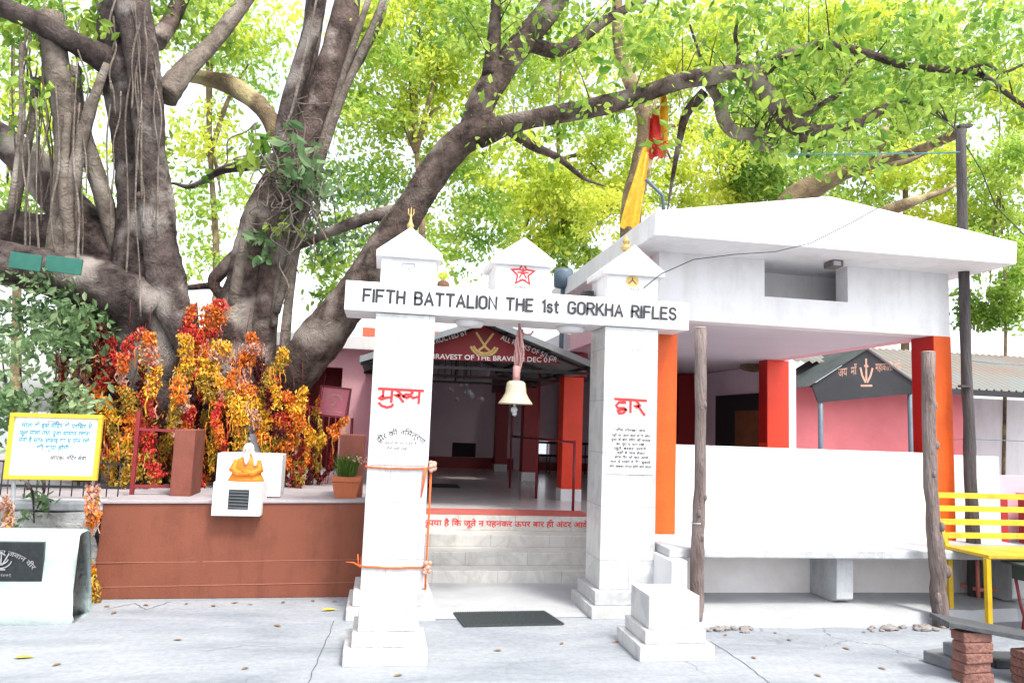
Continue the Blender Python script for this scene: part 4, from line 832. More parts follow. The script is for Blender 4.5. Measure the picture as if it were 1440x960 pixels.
# floor mat, leaves
b = MB(); vs = []
c = [P(652,882,6.06), P(782,877,6.06), P(768,862,6.5), P(643,862,6.5)]
cs = [(.725,6.06),(1.545,6.10),(1.475,6.50),(.68,6.47)]
b.add([(x, y, .005) for x, y in cs]+[(x, y, .017) for x, y in cs], [(0,3,2,1),(4,5,6,7),(0,1,5,4),(1,2,6,5),(2,3,7,6),(3,0,4,7)])
dm = thing('door_mat', 'dark grey ribbed rubber mat lying between the gate pillars', 'mat', (1.1,6.28,.004)); b.build('base', M_mat, dm)
b = MB()
for i in range(1, 40):
    f = i/40; a = np.array(cs[0])*(1-f)+np.array(cs[1])*f; e = np.array(cs[3])*(1-f)+np.array(cs[2])*f
    b.bar((a[0],a[1],.020),(e[0],e[1],.020),.007,.006)
b.build('ribs', M_mat, dm)
def fallen(x, y, s_, rot, lab, m_):
    b = MB(); o = []
    for u_, w_ in ((-1,0),(-.5,.42),(.1,.5),(.7,.25),(1.2,0),(.7,-.25),(.1,-.5),(-.5,-.42)): o.append((x+s_*(u_*math.cos(rot)-w_*math.sin(rot)), y+s_*(u_*math.sin(rot)+w_*math.cos(rot)), .006+.25*s_*abs(w_)))
    o.append((x, y, .006)); o.append((x+s_*.6*math.cos(rot), y+s_*.6*math.sin(rot), .005))
    b.add(o, [(0,1,8),(1,2,8),(2,3,9,8),(3,4,9),(4,5,9),(5,6,8,9),(6,7,8),(7,0,8)]); tag(b.build('fallen_leaf', m_), lab, 'leaf')
def Gd(x, y): d = ray(x, y); t_ = -CAMH/d[2]; return d[0]*t_, d[1]*t_
M_dryleaf = mat('dry leaf', (.20,.12,.06), .8, .3, 20)
M_fl = mat('yellow leaf', (.70,.46,.03), .6, .2, 20)
fallen(*Gd(462,858), .06, .3, 'yellow fallen leaf on the ground below the red retaining wall', M_fl); fallen(*Gd(33,925), .055, .1, 'dull yellow fallen leaf on the ground near the lower left corner', mat('olive leaf', (.42,.36,.05), .6, .2, 20)); fallen(*Gd(866,902), .028, .2, 'pink petal on the ground beside the right marble pedestal', M_g['pink'])

# ================================================================== TREES
def cat_rom(pts, sub=6):
    pts = [np.array(p, float) for p in pts]; pp = [2*pts[0]-pts[1]]+pts+[2*pts[-1]-pts[-2]]; out = []
    for i in range(1, len(pp)-2):
        p0, p1, p2, p3 = pp[i-1:i+3]
        for k in range(sub):
            t = k/sub; out.append(.5*((2*p1)+(-p0+p2)*t+(2*p0-5*p1+4*p2-p3)*t*t+(-p0+3*p1-3*p2+p3)*t**3))
    out.append(pts[-1]); return out
def limb(mb, nodes, seg=14, lump=.10, sub=7, seed=1):
    """nodes: (photo x, photo y, width in the photo, depth)"""
    a = [np.append(P(x, y, Y), px(w, Y)/2) for x, y, w, Y in nodes]
    c = cat_rom(a, sub); rg = random.Random(seed)
    mb.tube([q[:3] for q in c], [max(.004, q[3]*rg.uniform(.965, 1.04)) for q in c], seg, lump=lump, seed=seed)
    return c
def leaves(C, size, N=None, down=.35, fold=.25):
    """leaf-shaped faces at the points C; returns vertices, 6 per leaf"""
    n = len(C); d = RNG.normal(size=(n, 3)); d[:, 2] -= down*1.5; d /= np.linalg.norm(d, axis=1)[:, None]
    s = RNG.normal(size=(n, 3)); s -= d*(s*d).sum(1)[:, None]; s /= np.linalg.norm(s, axis=1)[:, None]
    nn = np.cross(d, s); L = size*RNG.uniform(.45, 1.4, n)[:, None]
    V = np.empty((n, 6, 3))
    V[:, 0] = C; V[:, 1] = C+d*L*.35+s*L*.24+nn*L*fold*.3; V[:, 2] = C+d*L*.7+s*L*.20+nn*L*fold*.25
    V[:, 3] = C+d*L; V[:, 4] = C+d*L*.7-s*L*.20+nn*L*fold*.25; V[:, 5] = C+d*L*.35-s*L*.24+nn*L*fold*.3
    return V.reshape(-1, 3)
LF = [(0,1,2,3), (0,3,4,5)]
def clump_pts(c, r, n, clumps=10, tight=.26):
    c = np.array(c); r = np.array(r)
    k = RNG.normal(size=(clumps, 3)); k /= np.linalg.norm(k, axis=1)[:, None]; k *= RNG.uniform(.25, 1, (clumps, 1))**.5
    idx = RNG.integers(0, clumps, n)
    return c+(k[idx]+RNG.normal(size=(n, 3))*tight*np.array([1,1,.75]))*r
def blob(x, y, rx, ry, Y, n, clumps=12, tight=.22, rd=None):
    c = P(x, y, Y); r = (px(rx, Y), rd or px((rx+ry)/2, Y), px(ry, Y)); return clump_pts(c, r, n, clumps, tight)
def crown(name, parent, mats, parts):
    """parts: (points, leaf size, material slot)"""
    b = MB()
    for C, s_, mi in parts: b.cur = mi; b.quads(leaves(C, s_), 6, LF)
    return b.build(name, mats, parent)
def near_nodes(c, n, spread): 
    c = np.array([q[:3] for q in c]); return c[RNG.integers(0, len(c), n)]+RNG.normal(size=(n, 3))*spread

# ---- the old banyan at the left
Yb_ = 9.2
A = thing('banyan_tree', 'massive banyan with fluted upright trunk and thick low limb at the left edge', 'tree', (-1.75,9.3,.8))
b = MB(); cA = limb(b, [(218,700,120,9.5),(220,560,100,9.4),(206,450,92,9.3),(200,370,80,9.2),(198,290,62,9.2),(192,215,50,9.2),(182,140,56,9.2),(170,70,54,9.2),(165,-10,50,9.2),(162,-90,50,9.3)], 20, .13, 8, 3); b.build('trunk', M_bark, A)
b = MB(); limb(b, [(262,500,14,9.0),(252,465,34,8.98),(238,420,46,8.95),(226,350,46,8.95),(221,290,44,8.95),(212,230,40,8.95),(208,180,40,8.9),(203,110,42,8.9),(194,40,46,8.9),(178,-30,44,8.9),(160,-90,40,8.9)], 16, .10, 8, 5); b.build('trunk', M_bark, A)
for nm, nodes, m_, sd_ in (
  ('limb', [(216,440,84,9.1),(170,412,78,9.0),(110,392,66,8.9),(50,378,60,8.8),(-20,366,62,8.7),(-90,350,60,8.6)], M_bark, 11),
  ('limb', [(205,385,60,9.3),(140,352,54,9.4),(80,332,48,9.4),(20,322,44,9.4),(-50,325,46,9.4)], M_bark, 12),
  ('limb', [(175,380,70,9.4),(125,325,64,9.5),(75,268,50,9.7),(35,225,44,9.8),(-10,190,40,9.9),(-60,160,36,10)], M_barkB, 13),
  ('limb', [(185,110,44,9.1),(140,80,36,8.9),(95,55,30,8.7),(40,25,27,8.6),(-30,-2,24,8.5)], M_bark, 14),
  ('limb', [(232,135,34,9.2),(262,98,27,9.4),(300,60,22,9.7),(345,0,20,10),(380,-50,16,10)], M_root, 15),
  ('limb', [(220,60,26,9.4),(240,30,22,9.6),(262,-20,20,9.8)], M_barkB, 16)):
    b = MB(); limb(b, nodes, 14, .10, 7, sd_); b.build(nm, m_, A)
for i, nodes in enumerate((
  [(70,20,34,8.75),(80,90,34,8.8),(92,170,28,8.85),(88,250,22,8.9),(78,340,24,8.9),(74,395,30,8.9)], [(150,90,10,8.7),(128,150,14,8.7),(110,215,17,8.75),(98,290,20,8.8),(86,340,26,8.85),(78,385,30,8.85)],
  [(98,95,18,9.1),(118,190,20,9.1),(140,260,22,9.1),(158,325,22,9.15),(165,372,16,9.2)], [(50,110,9,9),(45,180,8,9),(30,240,14,9.1),(20,300,12,9.2)],
  [(30,60,6,8.6),(28,180,5,8.6),(14,300,9,8.7)], [(96,160,9,8.75),(90,260,14,8.75),(100,340,18,8.8),(92,375,16,8.8)])):
    b = MB(); limb(b, nodes, 9, .10, 6, 30+i); b.build('aerial_root', M_root, A)
b = MB()
for i in range(40):
    x = random.choice([random.uniform(20,120), random.uniform(20,120), random.uniform(150,230)]); y0 = random.uniform(-20,150); y1 = y0+random.uniform(120,330); Yv = random.uniform(8.55,8.85) if x > 120 else random.uniform(8.6,9.2)
    q = [(x+random.uniform(-8,8), y0+(y1-y0)*k/4, random.uniform(1.6,3.4), Yv) for k in range(5)]; limb(b, q, 5, 0, 4, i)
b.build('hanging_rootlets', M_root, A)
b = MB(); b.ball(P(197,275,8.68), .045, .03, .045, 12, 8); b.build('branch_scar', M_barkB, A)
# prop roots in the shade under the limb
b = MB()
for i, (x, w) in enumerate(((118,26),(140,24),(160,30),(178,36),(196,40),(246,40),(262,36),(240,46))):
    limb(b, [(x+random.uniform(-6,6),430,w,9.5),(x+4,540,w*.9,9.5),(x+random.uniform(-8,8),640,w*1.1,9.4),(x,712,w*1.4,9.3)], 10, .14, 5, 50+i)
b.build('prop_roots', M_bark, A)
leafA = []
for (x,y,rx,ry,Yv,n) in ((430/3,110/3,14,14,8.6,10),(30,110,60,60,8.9,220),(20,20,70,30,9,300),(150,60,60,50,9.6,250),(260,20,60,50,10,450),(240,250,40,60,9.8,160),(90,10,70,30,9.3,260)):
    leafA.append((blob(x,y,rx,ry,Yv,n,9,.3), .12, 0))
crown('leaves', A, [M_lf_near], leafA)
# green boards fixed to the low limb
for x, xw, lab in ((36,30,'small faded green painted board tied to the low banyan limb, left one of two'), (90,36,'green painted board tied to the low banyan limb, right one of two')):
    c = P(x,368 if x < 60 else 373,8.42); b = MB(); b.obox(c, (px(xw/2+4,8.42),.0,-.012), (0,.012,0), (.004,0,.085)); tag(b.build('green_board', M_greenboard, bev=.003), lab, 'board', 'green boards on the banyan limb')

# ---- second trunk
B = thing('banyan_tree', 'pale trunked banyan with creeper leaves and ropy aerial roots, right of the massive one', 'tree', (-.95,9.8,.8))
b = MB(); cB = limb(b, [(322,700,90,9.7),(328,560,80,9.6),(334,470,68,9.6),(346,405,60,9.6),(362,350,58,9.6),(380,290,54,9.6),(406,220,42,9.6),(420,150,34,9.7),(432,80,28,9.8),(444,10,26,9.9),(454,-80,24,10)], 18, .13, 8, 7); b.build('trunk', M_barkB, B)
for i, (nodes, m_) in enumerate((
  ([(366,560,34,9.5),(370,470,34,9.5),(382,380,34,9.45),(398,300,36,9.45),(426,210,42,9.5),(454,130,44,9.5),(476,60,40,9.5),(490,-10,36,9.6),(500,-80,30,9.6)], M_barkB),
  ([(398,215,30,9.5),(408,150,28,9.4),(424,90,24,9.3),(440,30,24,9.3),(448,-40,20,9.3)], M_bark),
  ([(400,215,30,9.8),(375,160,24,9.9),(335,125,26,10.2),(300,112,22,10.4),(262,106,16,10.6)], M_barkbg),
  ([(385,225,20,9.6),(350,232,16,9.8),(310,240,11,10),(270,262,7,10.2),(240,258,3,10.3),(215,270,1.5,10.3)], M_bark),
  ([(312,420,12,9.8),(300,398,15,9.8),(312,380,18,9.8),(335,355,16,9.8)], M_barkB),
  ([(318,412,9,9.8),(296,402,9,9.9),(258,404,7,10),(225,396,4,10.1),(205,380,2,10.1)], M_bark),
  ([(470,130,20,9.7),(505,80,17,9.8),(530,30,15,9.9),(548,-20,12,10)], M_bark))):
    b = MB(); limb(b, nodes, 14, .10, 7, 70+i); b.build('limb', m_, B)
for i, nodes in enumerate(([(548,-20,8,9.2),(515,60,11,9.2),(480,140,12,9.25),(450,230,12,9.3),(420,330,12,9.3),(405,430,13,9.3),(398,510,14,9.3)], [(525,-20,8,9.25),(498,60,10,9.25),(470,150,11,9.3),(440,240,10,9.3),(416,340,12,9.3),(388,440,11,9.3)], [(445,0,3,9),(430,70,4,9),(412,150,4,9),(398,185,4,9)], [(430,210,12,9.35),(412,300,14,9.35),(392,390,12,9.35),(385,460,10,9.35)], [(355,300,16,9.35),(340,370,18,9.35),(328,430,16,9.35)])):
    b = MB(); limb(b, nodes, 8, .08, 6, 90+i); b.build('aerial_root', M_root, B)
b = MB()
for i in range(60):
    a = random.uniform(0,6.28); x, y = 415+random.gauss(0,26), 235+random.gauss(0,35); q = [(x, y, 2.2, 9.0)]
    for k in range(4): x += random.uniform(-26,26); y += random.uniform(-4,36); q.append((x, y, random.uniform(1.4,2.4), 9.0+random.uniform(-.15,.15)))
    limb(b, q, 5, 0, 4, i)
b.build('hanging_rootlets', M_root, B)
crown('creeper_leaves', B, [M_lf_grey, M_lf_near], [(blob(425,230,42,52,9.0,170,10,.3), .17, 0), (blob(372,200,20,36,9.0,50,6,.3), .17, 1), (blob(360,345,22,20,9.1,50,5,.3), .14, 0), (blob(400,320,26,14,9.1,30,5,.3), .13, 1), (blob(330,215,26,20,9.4,24,4,.3), .16, 1), (blob(446,262,30,14,9.0,40,5,.3), .13, 0),
   (blob(440,330,40,40,10.4,200,8,.3), .12, 0), (blob(505,300,60,50,11,330,9,.3), .11, 0), (blob(455,410,36,46,10.6,260,8,.3), .12, 1)])

# ---- the leaning tree over the gate
Cc = thing('leaning_tree', 'thick brown tree leaning from the garlands over the gate, its branches arching above the pavilion', 'tree', (-1.1,9.4,.8))
b = MB(); cC = limb(b, [(366,660,66,9.7),(392,560,66,9.4),(432,502,62,9.1),(474,446,56,8.9),(514,390,52,8.8),(550,334,48,8.7),(586,282,44,8.6),(624,225,43,8.5),(662,188,44,8.4),(700,172,30,8.3)], 18, .09, 8, 21); b.build('trunk', M_barkC, Cc)
tips = []
for i, (nodes) in enumerate((
  [(664,192,40,8.4),(680,140,42,8.4),(708,95,38,8.5),(738,55,38,8.6),(768,20,36,8.7),(800,-30,32,8.8),(820,-80,26,9)],
  [(690,110,30,8.4),(693,70,22,8.4),(697,20,17,8.4),(698,-40,14,8.4)],
  [(672,190,40,8.4),(720,174,28,8.2),(790,160,29,8.0),(850,148,29,7.9),(905,132,26,7.8),(960,114,26,7.7),(1020,105,26,7.6),(1064,104,27,7.5)],
  [(1050,108,30,7.5),(1075,98,22,7.45),(1110,76,17,7.4),(1160,64,14,7.4),(1215,74,13,7.4),(1270,92,12,7.4),(1330,98,11,7.4),(1380,106,10,7.4),(1420,135,8,7.4),(1455,160,6,7.4)],
  [(1055,104,32,7.5),(1085,138,30,7.45),(1112,172,29,7.4),(1140,186,24,7.4),(1180,183,22,7.4),(1215,170,17,7.4),(1245,152,14,7.4),(1280,142,11,7.4),(1310,152,7,7.4),(1342,180,4,7.3)],
  [(1122,172,20,7.45),(1130,196,16,7.4),(1134,222,12,7.4)],
  [(1000,118,22,7.8),(1012,140,21,7.9),(1018,168,20,7.9),(1034,186,20,7.9),(1056,190,17,7.9),(1070,205,15,7.9),(1090,208,7,7.9)],
  [(1040,188,14,7.9),(1066,184,11,7.9),(1095,196,8,7.9)],
  [(1355,102,7,7.4),(1385,90,6,7.4),(1410,102,5,7.4),(1440,90,4,7.4)], [(1038,98,10,7.6),(1038,72,7,7.6),(1034,48,6,7.6),(1040,20,4,7.6)],
  [(1120,178,12,7.6),(1140,155,11,7.7),(1175,135,10,7.8),(1190,110,9,7.9),(1215,80,7,8)],
  [(742,60,26,8.6),(790,70,20,8.8),(850,30,15,9),(905,0,12,9.2)], [(556,300,26,8.8),(530,302,19,8.85),(500,312,17,8.9),(460,328,13,9.1),(425,345,9,9.3),(395,352,5,9.4)],
  [(990,130,16,7.9),(965,160,14,8),(955,200,10,8.2),(946,250,6,8.4),(938,300,2,8.5)], [(985,80,4,7.7),(975,50,4,7.7),(970,35,3,7.7)], [(700,170,18,8.3),(745,203,15,8.5),(785,222,10,8.8),(820,250,6,9),(850,262,2,9)])):
    b = MB(); c = limb(b, nodes, 12, .07, 7, 120+i); b.build('branch', M_barkC if i not in (6,7) else M_root, Cc); tips.append(c)
b = MB()
for i in range(46):
    c = random.choice([tips[2], tips[2], tips[3], tips[4], cC]); k = random.randrange(len(c)); p = np.array(c[k][:3]); L = random.uniform(.15,.6); w = random.uniform(-.15,.15)
    b.tube([p, p+[w*.4,-.05,-L*.4], p+[w,-.06,-L]], [.006,.004,.002], 5)
for i in range(90):
    c = random.choice(tips[1:8]+tips[10:12]); k = random.randrange(len(c)); p = np.array(c[k][:3]); d = np.array([random.uniform(-.6,.6),random.uniform(-.5,.5),random.uniform(-.1,.7)])
    b.tube([p, p+d*.5+[0,0,.05], p+d], [.010,.006,.002], 5)
b.build('twigs', M_barkC, Cc)
lc = []
for k, n in ((0,170),(1,90),(2,150),(3,420),(4,330),(5,60),(6,60),(8,60),(9,80),(10,220),(11,200)): lc.append((near_nodes(tips[k], int(n*1.2), .26), .112, 0))
for (x,y,rx,ry,Yv,n,s_) in ((1230,60,200,80,7.6,560,.13),(1330,60,140,90,7.8,420,.13),(1180,210,90,40,7.2,150,.15),(870,60,60,70,7.6,130,.15),(1080,130,60,50,7.3,60,.16),(1240,130,90,40,7.2,140,.15),(720,10,160,50,8.8,320,.13),(1160,60,60,60,7.0,70,.17),(930,190,30,30,7.7,20,.13),(600,20,110,50,9.2,280,.13),(1010,30,120,50,7.8,300,.13),(860,150,70,30,7.7,50,.13)):
    lc.append((blob(x,y,rx,ry,Yv,int(n*1.1),14,.20), s_*.84, 0))
crown('crown', Cc, [M_lf_near], lc)

# ---- trees behind
def far_tree(name, lab, x, Yv, mats, blobs, trunk=None, w=40, lean=0, size=.125, grp='trees behind the temple'):
    base = P(x, 600, Yv); t = thing(name, lab, 'tree', (base[0], Yv, 0), grp)
    top = min(bb[1] for bb in blobs); yb = 480+(CAMH+0)*FPX/Yv+110
    b = MB(); ymid = max(bb[1] for bb in blobs)
    tr = trunk or [(x+lean,yb,w*.36,Yv),(x+4,ymid,w*.24,Yv),(x+lean*.5-5,(ymid+top)/2,w*.14,Yv),(x,top,w*.06,Yv)]
    limb(b, tr, 10, .08, 6, int(x)); b.build('trunk', M_barkbg, t)
    for i, bb in enumerate(blobs[:4]):
        b = MB(); q = tr[len(tr)//2]; limb(b, [(q[0],q[1]+20,w*.2,Yv),((q[0]+bb[0])/2,(q[1]+bb[1])/2-8,w*.14,bb[4]),(bb[0],bb[1],w*.06,bb[4])], 7, .06, 5, i); b.build('limb', M_barkbg, t)
    crown('crown', t, mats, [(blob(bb[0],bb[1],bb[2],bb[3],bb[4],int(bb[5]*(1.35 if x < 450 else 2.1)),bb[7] if len(bb) > 7 else 20,.20), size*Yv/15, bb[6]) for bb in blobs])
    return t
far_tree('leafy_tree', 'airy light green tree far behind the low banyan limb at the left edge', 20, 16, [M_lf_mid, M_lf_yel], [(20,80,90,70,16,1100,0),(60,180,80,60,16,700,1),(10,260,70,60,16.5,700,0),(100,250,70,60,17,500,0),(120,60,80,70,17,700,1),(30,160,70,40,15.6,500,1),(60,330,70,50,17,500,0)])
far_tree('leafy_tree', 'sparse green tree showing white sky between the two banyan trunks', 300, 18, [M_lf_mid, M_lf_yel], [(290,40,80,60,18,1000,0),(350,90,70,60,18,500,0),(280,190,60,50,18,600,1),(310,270,60,40,18,420,0),(330,30,90,40,17,600,1),(290,370,40,30,18,200,0),(280,330,60,40,18,220,0)])
far_tree('leafy_tree', 'bright yellow green tree behind the fork of the leaning tree', 590, 15, [M_lf_mid, M_lf_yel], [(570,60,90,80,15,2000,1),(640,40,90,70,15,1700,0),(530,130,70,70,15,1400,0),(620,150,80,70,15.5,1300,1),(520,240,60,60,16,800,0),(640,270,70,60,16,800,0),(720,220,60,60,15,700,1),(610,350,70,40,16,600,0),(480,330,70,60,17,700,0),(690,310,50,50,15.5,500,0)])
far_tree('leafy_tree', 'sunlit yellow tree rising behind the middle turret of the gate', 790, 17, [M_lf_mid, M_lf_yel], [(790,280,90,50,17,2000,1),(740,320,70,50,17,1100,1),(850,250,70,60,17,1300,1),(800,350,60,40,17,900,0),(760,60,90,80,17.5,1300,0),(850,90,90,80,18,1100,1),(820,190,70,50,17,600,0),(720,120,60,60,18,600,1)], w=36)
far_tree('leafy_tree', 'tall yellow leaved tree behind the left roof corner of the pavilion, wrapped in yellow cloth', 893, 12.5, [M_lf_mid, M_lf_yel], [(960,60,90,70,14,1600,1),(940,150,70,60,14.5,900,1),(1000,200,70,60,14,1000,1),(960,260,60,40,14,900,1),(900,50,60,50,14,800,0),(860,300,60,40,14,600,1)], trunk=[(905,560,40,12.5),(893,420,36,12.5),(888,300,32,12.5),(902,230,30,12.5),(908,170,28,12.4),(884,110,22,12.5),(870,60,18,12.6),(868,-20,14,12.7)], w=30)
far_tree('leafy_tree', 'dense green tree standing behind the middle of the pavilion roof', 1080, 15, [M_lf_mid, M_lf_yel, M_lf_green], [(1060,40,100,70,15,2000,1),(1080,140,90,70,15,1700,0),(1060,240,70,50,14.5,1300,2),(1110,210,60,60,15,900,0),(1020,280,60,40,15,700,1),(1160,120,80,70,15.5,1300,0),(1180,50,80,60,15,1400,1)])
far_tree('leafy_tree', 'light green tree behind the right half of the pavilion roof', 1270, 16, [M_lf_mid, M_lf_yel, M_lf_green], [(1250,60,100,80,16,2000,0),(1230,170,90,70,16,1300,0),(1290,240,80,50,15,1100,1),(1210,270,60,40,16,700,0),(1310,150,80,80,16,1300,0),(1340,50,90,70,16.5,1500,1),(1330,300,60,30,15,600,1)])
far_tree('leafy_tree', 'green tree filling the right edge above the rusty shed roof', 1410, 14, [M_lf_mid, M_lf_yel, M_lf_green], [(1410,240,70,70,14,1500,0),(1400,340,60,60,14,1200,0),(1390,430,50,40,14,900,2),(1430,420,50,50,14.5,700,0),(1430,140,60,70,14.5,1200,1),(1450,320,60,80,15,900,2),(1420,60,70,60,15,900,0)], w=18)
t = thing('bare_limb_tree', 'bent tree with thick brown limbs coloured sunlit gold rising behind the pavilion roof', 'tree', (P(1090,330,10.8)[0],10.8,0))
b = MB(); limb(b, [(1060,520,44,10.9),(1078,400,42,10.9),(1105,295,40,10.8),(1150,258,36,10.7),(1190,238,30,10.6),(1230,228,22,10.6),(1270,226,15,10.6),(1300,215,9,10.6)], 14, .10, 7, 301); b.build('trunk', M_barkbg, t)
for i, nodes in enumerate(([(1160,255,24,10.7),(1200,232,20,10.4),(1236,205,18,10.2),(1245,180,12,10)], [(1240,226,14,10.6),(1290,212,15,9.6),(1340,190,17,8.4),(1352,186,15,8.2)], [(1225,305,16,11.5),(1260,292,20,11.2),(1300,278,12,11),(1340,262,6,11),(1370,235,2,11)])):
    b = MB(); limb(b, nodes, 12, .09, 6, 310+i); b.build('limb', M_barkbg, t)
crown('leaves', t, [M_lf_near], [(blob(1190,215,80,30,10,160,8,.3), .15, 0)])
# cloths tied in the yellow tree
b = MB(); c0 = P(926,128,8.0)
def rag(mb, pts, w0, w1, n=9, wob=.02):
    pts = cat_rom(pts, 4); vs = []; N_ = len(pts)
    for i, p in enumerate(pts):
        f = i/(N_-1); w = (w0+(w1-w0)*f)/2
        for k in range(n):
            u_ = k/(n-1)*2-1; vs.append((p[0]+u_*w, p[1]+.06*math.cos(u_*2.6+f*2)+wob*math.sin(9*u_+5*f), p[2]+wob*math.sin(7*u_+f*3)))
    mb.add(vs, [(i*n+k, i*n+k+1, (i+1)*n+k+1, (i+1)*n+k) for i in range(N_-1) for k in range(n-1)], True)
rag(b, [P(930,125,8.0),P(932,165,8.0),P(931,205,8.0)], .03, .13); cl = b.build('prayer_flag', M_g['yellow']); tag(cl, 'red and yellow pointed prayer cloth hanging from the branch over the pavilion roof', 'cloth')
b = MB(); rag(b, [P(919,158,8.02),P(921,190,7.97),P(926,214,7.95)], .06, .16, wob=.012)
rag(b, [P(914,165,8.0),P(918,195,7.93),P(924,222,7.93)], .05, .15, wob=.02)
C_ = np.array([P(925+random.gauss(0,6),208+random.gauss(0,9),7.94+random.uniform(-.05,.04)) for _ in range(170)]); b.quads(leaves(C_, .055), 6, LF)
b.build('red_cloth', M_g['scarlet'], cl)
b = MB(); rag(b, [P(908,206,12.05),P(900,245,12.0),P(892,285,12.0),P(886,320,12.05)], .13, .32, wob=.035); tag(b.build('yellow_cloth', M_g['yellow']), 'long yellow cloth wrapped down the trunk behind the pavilion roof corner', 'cloth')
b = MB(); b.tube([P(908,252,10.6),P(932,275,10.6),P(933,300,10.6)], .03, 8); tag(b.build('bent_pipe', M_steelblue), 'bent grey pipe standing on the pavilion roof below the yellow cloth', 'pipe')

# ---- shrubs at the left
def shrub(name, lab, blobs, mats, size, stems, grp=None):
    t = thing(name, lab, 'shrub', tuple(stems[0][0]), grp)
    b = MB()
    for s_ in stems:
        c = cat_rom(s_, 4); b.tube(c, [.016-.012*i/len(c) for i in range(len(c))], 6)
    b.build('stems', M_bark, t); crown('leaves', t, mats, [(blob(*q[:6], q[7], .26), size, q[6]) for q in blobs]); return t
shrub('leafy_shrub', 'green leafy shrub behind the yellow framed sign at the left edge', [(30,520,70,70,8.3,800,0,16),(80,470,60,50,8.4,430,1,12),(20,430,60,50,8.5,430,0,12),(85,570,40,30,8.1,260,0,8),(10,600,40,50,8.0,320,1,10)], [M_lf_dark, M_lf_grey], .088, [[P(40,700,8.2),P(35,600,8.3),P(25,480,8.4)],[P(60,700,8.2),P(70,600,8.3),P(85,480,8.4)],[P(20,700,8.2),P(15,600,8.3),P(0,480,8.4)]], 'shrubs at the left edge')
shrub('leafy_shrub', 'pale green twiggy shrub below the low limb beside the first garlands', [(110,460,40,40,8.7,260,1,7),(120,430,50,20,8.9,150,1,6),(70,440,60,30,8.8,200,1,6)], [M_lf_dark, M_lf_grey], .10, [[P(110,700,8.7),P(112,560,8.7),P(108,440,8.7)],[P(125,700,8.7),P(120,560,8.7),P(125,420,8.8)]], 'shrubs at the left edge')
shrub('wall_creeper', 'green creeper hanging over the white coping below the yellow framed sign', [(30,672,16,10,7.2,40,0,3),(45,715,18,26,7.0,60,1,4),(62,690,20,14,7.2,30,0,4)], [M_lf_dark, M_lf_grey], .07, [[P(30,668,7.3),P(45,690,7.0),P(48,735,6.95)],[P(60,672,7.3),P(62,690,7.0),P(50,720,6.97)]])

